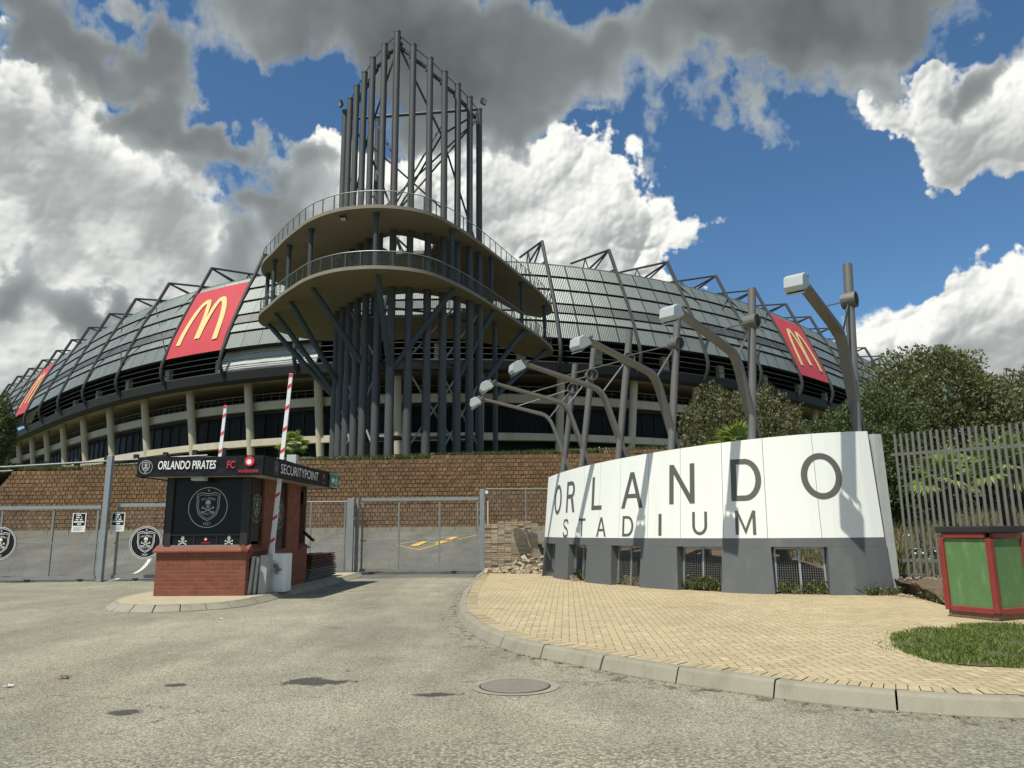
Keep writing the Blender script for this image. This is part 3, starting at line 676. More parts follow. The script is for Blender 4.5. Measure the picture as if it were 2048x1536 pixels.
poly = [(p.x, p.y, .147) for p in inner2]+[(p.x, p.y, .147) for p in back]
pv = MB().poly(poly); struct(pv.build('pavement', M['pave']))

# island of the booth
IB = [(215, 1221), (228, 1224), (262, 1225.5), (300, 1226), (360, 1224), (410, 1221), (470, 1216), (520, 1207), (560, 1197), (600, 1187)]
ib = [PZ(x, y, 0) for x, y in IB]
ib = ib+[V((-5.25, 20.5, 0)), V((-5.18, 23, 0)), V((-5.15, 26.6, 0))]
il = [V((-9.0, 26.6, 0)), V((-9.0, 21, 0)), V((-8.95, 18.2, 0)), V((-8.65, 16.6, 0))]
ring_ = catmull(il+ib, 10); ring_ = resample(ring_, .1)
kerbstones(ring_, .1, .13, 1, .5, .02, .10, .12)
struct(MB().poly([p+left_n(ring_, i)*.21+V((0, 0, .128)) for i, p in enumerate(ring_)]).build('pavement', mat('island_screed', (.40, .345, .235), .85, var=.2, vs=2, fine=.12, bump=.3, grime=((.22, .18, .12), 2, .5))))

# kerb under the retaining wall, road paint
mb = MB()
for k in range(34):
    x0 = -27+k*1.05; mb.box((x0+.515, 37.6, 1.5+.06), (1.03, .16, .26))
struct(mb.build('kerb', M['kerb']))
def paint(name, pts_px, m, w=.1):
    P = []
    for (px, py) in pts_px:              # find the ramp surface under the pixel
        lo, hi = 20., 37.6
        for _ in range(40):
            y = (lo+hi)/2; q = PY(px, py, y)
            if q.z > ramp_z(y): lo = y
            else: hi = y
        q = PY(px, py, lo); P.append(V((q.x, q.y, ramp_z(q.y)+.006)))
    P = catmull(P, 5); mb = MB(); L, R = [], []
    for i, p in enumerate(P):
        n = left_n(P, i)*w/2; L.append(p+n); R.append(p-n)
    mb.grid([L, R]); return struct(mb.build(name, m))
paint('road_marking', [(793, 1089), (830, 1083), (880, 1076), (950, 1068)], M['whiteline'], .10)
paint('road_marking', [(793, 1090), (815, 1095), (838, 1100)], M['yellowline'], .12)
paint('road_marking', [(838, 1100), (868, 1091), (910, 1080), (952, 1071)], M['yellowline'], .12)
paint('road_marking', [(824, 1092), (836, 1087), (848, 1083)], M['yellowline'], .55)
paint('road_marking', [(872, 1087), (890, 1080), (908, 1074)], M['yellowline'], .55)
paint('road_marking', [(215, 1163), (250, 1154), (275, 1144), (290, 1132), (300, 1118)], M['whiteline'], .13)
paint('road_marking', [(622, 1077), (660, 1074), (692, 1071)], M['whiteline'], .10)

# manhole, stains, litter
mh = thing('manhole_cover', (0, 7.78, 0), 'round cast iron manhole cover set in the asphalt in front of the kerb', 'manhole cover')
def disc_pts(c, r, z, n=40): return [V((c[0]+r*cos(2*pi*k/n), c[1]+r*sin(2*pi*k/n), z)) for k in range(n)]
mb = MB(); mb.grid([disc_pts((0, 7.78), .35, .006)+[V((.35, 7.78, .006))], disc_pts((0, 7.78), .43, .006)+[V((.43, 7.78, .006))]]); mb.build('surround', M['kerb'], mh)
mb = MB(); mb.prism(disc_pts((0, 7.78), .335, -.005), (0, 0, .02)); mb.build('cover', M['iron'], mh, bevel=.004)
mb = MB(); mb.grid([disc_pts((0, 7.78), .337, .008)+[V((.337, 7.78, .008))], disc_pts((0, 7.78), .35, .008)+[V((.35, 7.78, .008))]]); mb.build('frame', M['gutter'], mh)
def stain_mat(name, c, a):
    m, t, b = newmat(name); tc = t.new('ShaderNodeTexCoord').outputs['Generated']
    P = t.new('ShaderNodeNewGeometry').outputs['Position']
    d = t.v('LENGTH', t.v('MULTIPLY', t.v('SUBTRACT', tc, (.5, .5, .5)), (2, 2, 0)))
    e = t.m('ADD', d, t.m('MULTIPLY_ADD', t.noise(P, 3.5, 6, .7), 2.4, -1.15))
    t.put(b.inputs['Base Color'], c); b.inputs['Roughness'].default_value = .75; t.put(b.inputs['Alpha'], t.m('MULTIPLY', t.ss(e, .75, .45), a)); return m
MS = stain_mat('oil_stain', (.045, .042, .036), .62)
for (px, py, rx, ry) in ((628, 1364, .55, .34), (245, 1425, .28, .16), (350, 1371, .22, .14), (870, 1388, .4, .12)):
    p = PZ(px, py, .004); struct(MB().poly([(p.x-rx, p.y-ry, .004), (p.x+rx, p.y-ry, .004), (p.x+rx, p.y+ry, .004), (p.x-rx, p.y+ry, .004)]).build('road_stain', MS))
def leaf(px, py, lab, m, s=.05, name='dry_leaf', cat='leaf', z=.0):
    p = PZ(px, py, z+.01); mb = MB(); a = random.uniform(0, 6)
    pts = [(0, 1.2), (.35, .3), (1, .35), (.45, -.1), (.7, -.8), (0, -.35), (-.6, -.9), (-.42, -.1), (-1, .3), (-.3, .3)]
    top = [V((p.x+s*(x*cos(a)-y*sin(a)), p.y+s*(x*sin(a)+y*cos(a)), z+.012+s*.35*abs(x))) for x, y in pts]
    mb.prism(top, (0, 0, .002)); return mb.solo(name, m, lab, cat)
ML = mat('dry_leaf', (.20, .085, .03), .8); MW = mat('paper_scrap', (.68, .66, .60), .8)
leaf(130, 1355, 'curled brown leaf lying on the open asphalt at the left', ML, .075)
leaf(695, 1341, 'tiny brown leaf on the asphalt behind the long oil stain', ML, .03)
leaf(18, 1373, 'white paper scrap on the asphalt at the far left edge', MW, .05, 'paper_scrap', 'litter')
leaf(440, 1238, 'white paper scrap on the asphalt just in front of the booth island', MW, .05, 'paper_scrap', 'litter')
leaf(540, 1303, 'small white paper scrap on the asphalt midway between island and stain', MW, .025, 'paper_scrap', 'litter')

# dirt washed into the gutter along the kerb
md, t_, b_ = newmat('gutter_dirt'); P__ = t_.new('ShaderNodeNewGeometry').outputs['Position']
t_.put(b_.inputs['Base Color'], t_.v('SCALE', (.105, .08, .05), t_.m('MULTIPLY_ADD', t_.noise(P__, 30, 5, .7), .9, .55))); b_.inputs['Roughness'].default_value = .95
t_.put(b_.inputs['Alpha'], t_.m('MULTIPLY', t_.ss(t_.noise(P__, 7, 6, .72), .50, .70), .55))
for w0, w1 in ((0, .07), (0, .16), (.02, .34)):
    mb = MB(); mb.grid([[p-left_n(kline, i)*w0+V((0, 0, .004+w1*.01)) for i, p in enumerate(kline)], [p-left_n(kline, i)*w1+V((0, 0, .004+w1*.01)) for i, p in enumerate(kline)]]); struct(mb.build('gutter_dirt', md))

# leaf litter and chips gathered in the gutter: nobody could count it
mb = MB()
for k in range(420):
    i = int(random.triangular(90, 330, 255)); i = min(i, len(kline)-2); p = kline[i]-left_n(kline, i)*abs(random.gauss(.01, .035)); s = random.uniform(.004, .013); a = random.uniform(0, 6)
    mb.poly([V((p.x+s*cos(a+q)*(1.6 if n_ % 2 else .8), p.y+s*sin(a+q), .006+random.uniform(0, .012))) for n_, q in enumerate((0, 1.6, 3.1, 4.7))])
struct(mb.build('gutter_litter', island_mat('litter_bits', [(.10, .06, .03), (.20, .14, .08), (.34, .29, .2), (.07, .05, .03)], .9, .1)), 'stuff')

# ------------------------------------------------------------------ retaining wall of rock-face blocks
rw = thing('retaining_wall', (-8, 38, 1.5), 'long brown rock-face block retaining wall under the stadium', 'retaining wall')
mb = MB(); bw_, bh_ = .245, .2
r = 0
while True:
    z0 = 1.42+r*bh_
    if z0 > 5.6: break
    x = -27.4+(bw_/2 if r % 2 else 0)
    while x < 9.4:
        ztop = wall_top(x) if x > -25.0 else wall_top(x)-1.15*(-25.0-x)
        if z0+bh_ <= ztop+.12:
            w = bw_*random.choice((1, 1, 1, 1.0)); g = .005; y0 = 37.72+r*.004; d = random.uniform(.0, .028)
            a, b_, c, dd = x+g, x+w-g, z0+g, z0+bh_-g; i1 = random.uniform(.004, .018); i2 = random.uniform(.004, .016)
            n = len(mb.v)
            mb.v += [(a, y0+.05, c), (b_, y0+.05, c), (b_, y0+.05, dd), (a, y0+.05, dd), (a+i1, y0-d, c+i2), (b_-i1, y0-d+random.uniform(-.015, .015), c+i2), (b_-i2, y0-d, dd-i1), (a+i2, y0-d+random.uniform(-.015, .015), dd-i1)]
            mb.f += [(n+4, n+5, n+6, n+7), (n, n+1, n+5, n+4), (n+1, n+2, n+6, n+5), (n+2, n+3, n+7, n+6), (n+3, n, n+4, n+7)]
        x += w if z0+bh_ <= ztop+.12 else bw_
    r += 1
mb.build('block_face', M['blocks'], rw, normals=False)
mb = MB()
prof = [(-27.6, 1.3), (9.4, 1.3), (9.4, wall_top(9.4)-.04), (-25.0, wall_top(-25)-.06), (-27.6, wall_top(-27.6)-1.15*2.6-.06)]
mb.prism([V((x, 37.80, z)) for x, z in prof], (0, .5, 0)); mb.build('wall_core', M['blockgap'], rw)

# ------------------------------------------------------------------ stadium
CX = [2.249294011467177e-06, -0.00014319291246872338, 0.002924715561449016, -0.019515396210512004, 0.02004584633881753, 6.8355376710971765, -110.45466687317733]
CY = [7.200339154459076e-06, -0.000616031255465374, 0.018857106959981617, -0.23957724570620573, 1.3809500135928017, -10.479546799967062, 161.4661296805558]
def _c(k): return V((float(np.polyval(CX, k)), float(np.polyval(CY, k)), 0))
def crv(k):                              # plan of the roof-truss heads, one unit per bay, straight beyond the ends
    if k < 0: return _c(0)+(_c(0)-_c(.5))*2*(-k)
    if k > 26: return _c(26)+(_c(26)-_c(25.5))*2*(k-26)
    return _c(k)
def crn(k):
    d = (crv(k+.05)-crv(k-.05)).normalized(); return V((d.y, -d.x, 0))
def sp(k, off, z): p = crv(k)+crn(k)*off; p.z = z; return p
KA, KB_ = -4, 28                        # bays
st = thing('stadium', (-10, 80, 7), 'huge oval stadium with grey metal cladding, sloping ribs and beige columns above the retaining wall', 'stadium')
PROF = [(1.2, 29.0), (1.95, 27.35), (2.7, 25.7), (3.4, 24.0), (3.85, 22.9), (4.25, 21.9), (4.8, 19.95)]
def clad_mat(name, c, dark):
    m, t, b = newmat(name); uv = t.new('ShaderNodeTexCoord').outputs['UV']; g = t.new('ShaderNodeNewGeometry'); P = g.outputs['Position']
    u = t.sep(uv)[0]; w = t.m('SINE', t.m('MULTIPLY', u, 2*pi/.2))
    col = t.v('SCALE', c, t.m('MULTIPLY_ADD', g.outputs['Random Per Island'], .22, .88))
    col = t.v('SCALE', col, t.m('MULTIPLY_ADD', t.noise(t.v('MULTIPLY', P, (1, 1, .25)), .9, 5, .6), .4, .8))
    col = t.mix(t.m('MULTIPLY', t.ss(w, .35, .95), dark), col, (.10, .11, .11))
    t.put(b.inputs['Base Color'], col); b.inputs['Roughness'].default_value = .45; b.inputs['Metallic'].default_value = .15
    t.put(b.inputs['Normal'], t.bump(w, .5, .05)); return m
M['clad'] = clad_mat('ribbed_cladding', (.205, .232, .213), .32); M['louvre'] = clad_mat('dark_louvre', (.10, .105, .10), .6)
def set_uv(o, uvs):
    l = o.data.uv_layers.new(name='UVMap'); vi = np.zeros(len(o.data.loops), np.int32); o.data.loops.foreach_get('vertex_index', vi)
    l.data.foreach_set('uv', np.array(uvs, np.float32)[vi].ravel())
def bay_len(k): return (crv(k+.5)-crv(k-.5)).length
for k in range(KA, KB_):
    mb, mu, ml, uvs, uvu, uvl = MB(), MB(), MB(), [], [], []
    for r in range(6):
        (o0, z0), (o1, z1) = PROF[r], PROF[r+1]
        dst, uu = (ml, uvl) if r == 3 else (mb, uvs) if r < 3 else (mu, uvu)
        for q in range(4):
            a, b = k+q/4+.004, k+(q+1)/4-.004; rows_ = []
            for f_ in (0., 1.):
                o_, z_ = lerp(o0, o1, f_*.86+.08), lerp(z0, z1, f_*.86+.08)
                o_ += .06+(.10 if f_ else -.03)
                rr = []
                for n_ in range(3):
                    kk = lerp(a, b, n_/2); rr.append(sp(kk, o_, z_)); uu.append((kk*8.8, z_))
                rows_.append(rr)
            dst.grid(rows_)
    o = mb.build('upper_cladding', M['clad'], st); set_uv(o, uvs); o = mu.build('lower_cladding', M['clad'], st); set_uv(o, uvu); o = ml.build('louvre', M['louvre'], st); set_uv(o, uvl)
# backing, roof skin, ledge, soffit, floors: continuous round the bowl
KS = [KA+i/3 for i in range((KB_-KA)*3+1)]
def sweep(name, prof, m, ks=KS, close=True):
    rows_ = [[sp(k, o, z) for o, z in prof] for k in ks]; mb = MB(); mb.grid(rows_)
    if close: mb.poly(rows_[0]); mb.poly(rows_[-1][::-1])
    return mb.build(name, m, st)
def loop(p): return p+[p[0]]
sweep('cladding_frame', loop([(o, z) for o, z in PROF]+[(o-.35, z) for o, z in PROF[::-1]]), M['gutter'])
sweep('roof', loop([(1.25, 29.03), (.6, 29.2), (-9, 32.0), (-9, 31.7), (.6, 28.9), (1.25, 28.9)]), M['clad'])
sweep('ledge', loop([(4.6, 17.75), (4.75, 17.6), (4.55, 16.75), (3.9, 16.45), (3.4, 16.6), (3.4, 17.75)]), M['gutter'])
sweep('soffit', loop([(3.38, 17.3), (3.38, 17.0), (-6, 17.25), (-6, 17.6)]), M['beige'])
sweep('parapet', loop([(1.45, 14.9), (1.45, 14.05), (1.0, 14.05), (1.0, 14.9)]), M['beige'])
sweep('parapet', loop([(1.8, 10.95), (1.8, 10.25), (.7, 10.25), (.7, 10.95)]), M['beige'])
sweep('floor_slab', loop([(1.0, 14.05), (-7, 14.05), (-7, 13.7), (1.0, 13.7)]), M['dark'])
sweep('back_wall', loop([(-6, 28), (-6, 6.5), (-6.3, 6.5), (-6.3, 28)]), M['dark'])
sweep('glazing', loop([(.35, 13.68), (.35, 10.97), (.25, 10.97), (.25, 13.68)]), M['glass'])
sweep('lower_glazing', loop([(.0, 10.2), (.0, 7), (-.1, 7), (-.1, 10.2)]), M['glass'])
for k0 in range(KA, KB_):                # window frames, one per bay and storey
    for o_, z0, z1 in ((.40, 10.97, 13.68), (.06, 7.0, 10.2)):
        mb = MB(); ks_ = [k0+q/5 for q in range(6)]
        for z in (z0+.05, z1-.05): mb.rect_tube([sp(k, o_, z) for k in ks_], .06, .10, (0, 0, 1))
        for k in ks_[:5]: mb.bar(sp(k, o_, z0), sp(k, o_, z1), .07, .1, crn(k))
        mb.build('window_frame', M['gutter'], st)
# seating rakes behind the open concourse
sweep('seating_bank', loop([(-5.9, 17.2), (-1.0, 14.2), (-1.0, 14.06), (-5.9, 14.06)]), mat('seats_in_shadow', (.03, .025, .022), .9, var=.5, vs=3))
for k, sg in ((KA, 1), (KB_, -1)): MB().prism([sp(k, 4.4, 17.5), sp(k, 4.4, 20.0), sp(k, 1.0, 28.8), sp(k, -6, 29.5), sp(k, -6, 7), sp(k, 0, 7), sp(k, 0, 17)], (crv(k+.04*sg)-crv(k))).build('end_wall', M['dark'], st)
# the bright inner wall seen at the bays left of the tower
sweep('inner_wall', loop([(3.7, 20.1), (4.6, 17.8), (4.4, 17.7), (3.5, 20.0)]), mat('pale_inner_wall', (.46, .47, .45), .6, var=.2, vs=.5), [11.9+i/3 for i in range(5)])
for off, z in ((4.75, 18.2), (4.85, 18.75), (4.9, 19.3)):
    MB().tube([sp(k, off, z) for k in KS], .045, 5).build('handrail', M['ribsteel'], st)
for z, o_ in ((15.75, 1.25),): MB().tube([sp(k, o_, z) for k in KS], .04, 5).build('handrail', M['galvdull'], st)
for k0 in range(KA, KB_):
    mb = MB(); ks_ = [k0+q/8 for q in range(9)]; mb.tube([sp(k, 1.25, 15.0) for k in ks_], .02, 4); mb.tube([sp(k, 1.25, 15.4) for k in ks_], .015, 4)
    for k in ks_[:8]: mb.tube([sp(k, 1.25, 14.9), sp(k, 1.25, 15.75)], .022, 4)
    mb.build('railing_panel', M['galvdull'], st)
for k in range(KA, KB_+1):
    path = [(0, 32), (1.35, 29.0), (2.3, 27.0), (3.2, 25.0), (4.0, 23.0), (4.7, 21.0), (5.15, 19.7), (5.3, 18.9), (5.2, 18.1), (4.85, 17.4), (4.5, 17.0)]
    MB().tube([sp(k, o, z) for o, z in path], .20, 8).build('rib', M['ribsteel'], st, smooth=True)
    mb = MB()
    mb.tube([sp(k, 0, 32), sp(k, -8.6, 33.3)], .13, 6); mb.tube([sp(k, -.02, 31.95), sp(k-.04, -4.6, 30.9)], .12, 6); mb.tube([sp(k, -.02, 31.95), sp(k+.05, -4.3, 30.8)], .10, 6)
    mb.tube([sp(k, -5.2, 32.75), sp(k, -6.0, 31.3)], .08, 5); mb.tube([sp(k, -5.2, 32.75), sp(k, -4.4, 31.0)], .08, 5); mb.tube([sp(k, 1.3, 29.3), sp(k, -1.5, 29.6)], .12, 6)
    mb.build('truss', M['ribsteel'], st, smooth=True)
    if k < KB_:
        c = MB(); c.tube([sp(k+.12, .95, 7), sp(k+.12, 1.4, 9.7), sp(k+.12, 2.44, 17.3)], [.36, .40, .43], 14); c.build('column', M['beige'], st, smooth=True)
        if k in (4, 5, 9, 10, 18, 19):
            mb = MB(); mb.tube([sp(k, 1.5, 28.8), sp(k+1, 4.9, 20.8)], .07, 5); mb.tube([sp(k+1, 1.5, 28.8), sp(k, 4.9, 20.8)], .07, 5); mb.build('cross_brace', M['ribsteel'], st)
        mb = MB(); mb.box(sp(k+.62, 2.2, 18.6), (.9, .5, 2.4), (V((crn(k+.62).y, -crn(k+.62).x, 0)), crn(k+.62), V((0, 0, 1)))); mb.build('pier', M['beige'], st)

def banner(k, lab):
    c = sp(k+.5, 3.2, 24); t = thing('banner', c, lab, 'banner', 'red banners on the stadium cladding')
    def S(u, v, lift=0):                # u across the bay, v up the slope
        z = lerp(20.0, 28.35, v); i = 0
        while i < 5 and PROF[i+1][1] > z: i += 1
        f_ = (PROF[i][1]-z)/(PROF[i][1]-PROF[i+1][1]); o = lerp(PROF[i][0], PROF[i+1][0], f_)
        return sp(k+.03+.94*u, o+.24+lift, z)
    mb = MB(); mb.slab([[S(u/10, v/10, .035*sin(u*1.3)*sin(v*.9)) for u in range(11)] for v in range(11)], lambda p: V((0, 0, 0))-crn(k+.5)*.03); mb.build('banner_sheet', M['red'], t, smooth=True)
    p = Print((0, 0, 0), (1, 0, 0), (0, 0, 1), fn=lambda x, y: S(x, y, .09))
    def arch(x0, xt, x1, yb, yt, ye):
        pts = []
        for i in range(17):
            t_ = i/16
            if t_ < .5: s_ = t_*2; pts.append((lerp(x0, xt, s_**1.6 if s_ < 1 else 1), lerp(yb, yt, 1-(1-s_)**1.9)))
            else: s_ = (t_-.5)*2; pts.append((lerp(xt, x1, 1-(1-s_)**1.6), lerp(yt, ye, s_**1.9)))
        return pts
    l1 = arch(.17, .37, .485, .17, .80, .22); l2 = arch(.515, .63, .83, .22, .80, .17)
    p.line(l1, [.085]*5+[.075]*3+[.06]+[.075]*4+[.07]*4); p.line(l2, [.07]*4+[.075]*4+[.06]+[.075]*3+[.085]*5)
    p.build('emblem', M['yellow'], t)
banner(11, 'red banner with a yellow arched M beside the tower, nearest on the left side')
banner(5, 'red banner with a yellow arched M at the far left end of the stadium')
banner(20, 'red banner with a yellow arched M on the shaded right side behind the lamps')

# ------------------------------------------------------------------ tower with viewing decks
TS = .86
def T(p): p = V(p); return V((p.x*TS, p.y*TS, 1.5+(p.z-1.5)*TS))
TB = [(-9.26, 56.0)]
RA = [(-7.95, 56.25), (-6.6, 56.85), (-5.45, 57.65), (-4.4, 58.7), (-3.45, 59.8), (-2.7, 61.1)]
LA = [(-10.45, 56.85), (-11.6, 57.8), (-12.5, 58.9), (-13.4, 60.1), (-14.25, 61.4), (-14.95, 62.6)]
RT = [41.2, 40.35, 39.6, 39.1, 38.55, 38.15]; LT = [41.7, 41.1, 40.45, 39.95, 39.5, 39.05]
tw = thing('viewing_tower', T((-9, 60, 5)), 'dark steel prow-shaped tower with two curved concrete viewing decks in front of the stadium', 'tower')
ZL_ = 20.4
cols = [((-9.26, 56.0), 42.25)]+list(zip(RA, RT))+list(zip(LA, LT))
cols += [((-6.0, 64.0), 39.3), ((-12.4, 65.0), 39.5)]
for (x, y), zt in cols:
    c = MB(); c.tube([T((x, y, 4.5)), T((x, y, 13.2)), T((x, y, 13.6)), T((x, y, ZL_)), T((x, y, ZL_+.3)), T((x, y, zt))], [.29, .29, .265, .265, .235, .23], 14); c.build('column', M['steel'], tw, smooth=True)
    c = MB(); c.tube([T((x, y, zt-.02)), T((x, y, zt+.12))], .245, 14); c.build('cap', M['steel'], tw, smooth=True)
def pz(p, z): return T((p[0], p[1], z))
apex = (-9.26, 56.0)
for arm, tops in ((RA, RT), (LA, LT)):
    line = [(apex, 42.25)]+list(zip(arm, tops))
    MB().tube([pz(p, z-.1) for p, z in line], .035, 5).build('cable', M['ribsteel'], tw)
    n_in = .35 if arm is RA else -.35
    for (p, z), (q, z2) in zip(line, line[1:]):
        MB().bar(pz((p[0]-n_in, p[1]+.3), z-.75), pz((q[0]-n_in, q[1]+.3), z2-.55), .24*TS, .24*TS).build('top_rail', M['steel'], tw)
    for a, b_, za, zb in ((0, 3, 42, 34.0), (3, 6, 34.0, 38.0), (0, 3, 25.6, 34.0), (3, 6, 34.0, 25.6)):
        p, q = line[a][0], line[b_][0]; MB().tube([pz((p[0]-n_in*.7, p[1]+.25), za), pz((q[0]-n_in*.7, q[1]+.25), zb)], .09*TS, 6).build('brace', M['steel'], tw)
    for z in (8.5, 14.5, 18.5):
        for p, q in ((line[0][0], line[3][0]), (line[3][0], line[6][0])): MB().tube([pz((p[0]-n_in*.5, p[1]+.2), z), pz((q[0]-n_in*.5, q[1]+.2), z)], .10*TS, 6).build('tie', M['steel'], tw)
    for za, zb in ((7.5, 13.5), (14.5, 19.5), (13.5, 8)):
        for a, b_ in ((1, 4), (3, 6)): MB().tube([pz(line[a][0], za), pz(line[b_][0], zb)], .085*TS, 6).build('brace', M['galvdull'], tw)
e1, e2 = (-2.7, 61.1), (-14.95, 62.6)
for z in (38.3, 14.5, 9.0): MB().tube([pz(e1, z), pz(e2, z)], .15*TS, 8).build('tie', M['steel'], tw)
for a, za, b_, zb in ((e2, 38, (-6.0, 64), 30), ((-12.4, 65), 30, e1, 37.5), ((-12.4, 65), 39, apex, 31), ((-6.0, 64), 39, (-9.26, 56.3), 27), (e1, 37.5, (-9.26, 56.3), 26.2), (e2, 33, (-6, 64), 26)):
    MB().tube([pz(a, za), pz(b_, zb)], .085*TS, 6).build('brace', M['steel'], tw)
MB().tube([pz((-9.26-.22, 55.8), 25), pz((-9.26-.22, 55.8), 42)], .05, 6).build('conduit', mat('red_oxide_pipe', (.10, .035, .03), .6), tw)

OUT = [(-22.9, 66.6), (-22.7, 65.2), (-21.9, 63.2), (-20.3, 60.8), (-18.6, 58.2), (-17.0, 56.1), (-15.7, 54.5), (-14.2, 53.2), (-12.6, 52.3), (-11.1, 51.9), (-9.8, 51.8), (-8.4, 52.0), (-7.1, 52.5), (-5.9, 53.4), (-4.8, 54.9), (-3.7, 56.8), (-2.5, 59.3), (-1.3, 62.1), (-.1, 65.0), (1.2, 68.2), (2.7, 72.0), (3.9, 75.8), (4.4, 78.0), (4.3, 80.0), (3.2, 81.5)]
BACK = [(1.0, 80.0), (-1.5, 75), (-5.0, 72.5), (-9, 72.0), (-14.0, 73.0), (-18.5, 72.6), (-20.4, 71.6), (-21.8, 69.6), (-22.6, 67.8)]
HOLE = [(-9.26, 56.9), (-8.1, 57.2), (-5.8, 58.6), (-4.0, 60.6), (-3.2, 62.2), (-5.0, 64.0), (-9.0, 64.6), (-13.0, 64.6), (-14.3, 63.4), (-12.6, 60.3), (-10.5, 57.6)]
def deck(zt, th, name, HOLE):
    outer = catmull(OUT and [V((x, y, 0)) for x, y in OUT], 4)+[V((x, y, 0)) for x, y in BACK]; hole = [V((x, y, 0)) for x, y in HOLE]
    bm = bmesh.new(); lv = []
    for ringp in (outer, hole):
        vs = [bm.verts.new(T((p.x, p.y, zt))-tw.location) for p in ringp]
        for i in range(len(vs)): bm.edges.new((vs[i], vs[(i+1) % len(vs)]))
    bmesh.ops.triangle_fill(bm, use_beauty=True, edges=bm.edges[:])
    r_ = bmesh.ops.extrude_face_region(bm, geom=bm.faces[:]); vv = [g for g in r_['geom'] if isinstance(g, bmesh.types.BMVert)]
    bmesh.ops.translate(bm, verts=vv, vec=(0, 0, -th*TS)); bmesh.ops.recalc_face_normals(bm, faces=bm.faces[:])
    me = bpy.data.meshes.new(name); bm.to_mesh(me); bm.free(); me.materials.append(M['concrete'])
    o = bpy.data.objects.new(name, me); COL.objects.link(o); o.parent = tw
ZU, ZL = 25.1, 20.4
HOLE_U = [(-9.26, 57.0), (-8.0, 57.5), (-6.2, 59.2), (-7.2, 61.2), (-10.4, 61.2), (-11.4, 59.2), (-10.3, 57.6)]
deck(ZU, .27, 'deck', HOLE_U); deck(ZL, .27, 'deck', HOLE)
edge = resample(catmull([V((x, y, 0)) for x, y in OUT], 6), .1)
def railing(z):
    ln = [T((p.x, p.y, z)) for p in edge]; n_ = len(ln); ins = [T((p.x, p.y, z))+left_n(edge, i)*.10 for i, p in enumerate(edge)]
    r = MB().tube([p+V((0, 0, .98)) for p in ins[::4]], .032, 6).build('handrail', M['galv'], tw)
    mb = MB()
    for k in range(1, 9): mb.tube([p+V((0, 0, .1*k+.03)) for p in ins[::6]], .006, 4, False)
    mb.build('railing_wires', M['galvdull'], tw)
    for i in range(6, n_, 12):
        MB().bar(ins[i]+V((0, 0, -.05)), ins[i]+V((0, 0, .97)), .08, .03, left_n(edge, i)).build('baluster', M['bluesteel'], tw)
railing(ZU); railing(ZL)
POST = [(-22.3, 65.9), (-20.6, 62.4), (-18.3, 59.0), (-15.6, 55.6), (-10.0, 52.7), (-4.6, 56.0), (-1.7, 62.2), (1.0, 69.0), (3.5, 76.8)]
NODE = [(LA[5], 12.6), (LA[5], 12.9), (LA[4], 13.2), (LA[1], 14.2), (apex, 13.4), (apex, 13.4), (RA[3], 13.2), (RA[5], 13.0), ((-1.5, 66), 13.2)]
for (x, y), (nd, nz) in zip(POST, NODE):
    MB().tube([T((x, y, ZL)), T((x, y, ZU-.27))], .185*TS, 10).build('deck_post', M['bluesteel'], tw, smooth=True)
    MB().tube([T((x, y, ZU-.55)), T((x, y, ZU-.27))], .24*TS, 10).build('post_head', M['bluesteel'], tw, smooth=True)
    a, b_ = T((x+.15, y+.4, ZL-.27)), T((nd[0], nd[1], nz)); d = (b_-a).normalized()
    s_ = MB(); s_.tube([a, a+d*.7, b_-d*.7, b_], [.12, .20, .20, .12], 10); s_.build('strut', M['bluesteel'], tw, smooth=True)
for (x, y) in [apex]+RA[:3]: MB().tube([T((x, y, 13.0)), T((x, y, 13.7))], .33*TS, 12).build('collar', M['steel'], tw, smooth=True)
MB().tube([T((-1.5, 66, 4.5)), T((-1.5, 66, 20))], .2, 10).build('column', M['steel'], tw, smooth=True)
# lights fixed to the tower
def flood(c, aim, s, name='floodlight'):
    c = V(c); aim = V(aim).normalized(); x = aim.cross(V((0, 0, 1))).normalized() if abs(aim.z) < .95 else V((1, 0, 0)); y = x.cross(aim)
    o = MB().box(c, (s, s*.35, s*.8), (x, aim, y)).build(name, M['gutter'], tw, bevel=.01)
    MB().box(c+aim*s*.19, (s*.82, s*.04, s*.62), (x, aim, y)).build('lens', M['lamphead'], o)
flood(T((-15.3, 62.2, 39.6)), (-.7, -.5, -.35), .52); flood(T((-2.3, 60.9, 38.9)), (.7, -.5, -.35), .52)
flood(PZ(687, 437, (ZU-1.5)*TS+1.5-.48), (-.1, -.5, -.85), .42)
MB().ball(PY(618, 468, 50.2), .16, 10, 6).build('camera_dome', M['white'], tw)

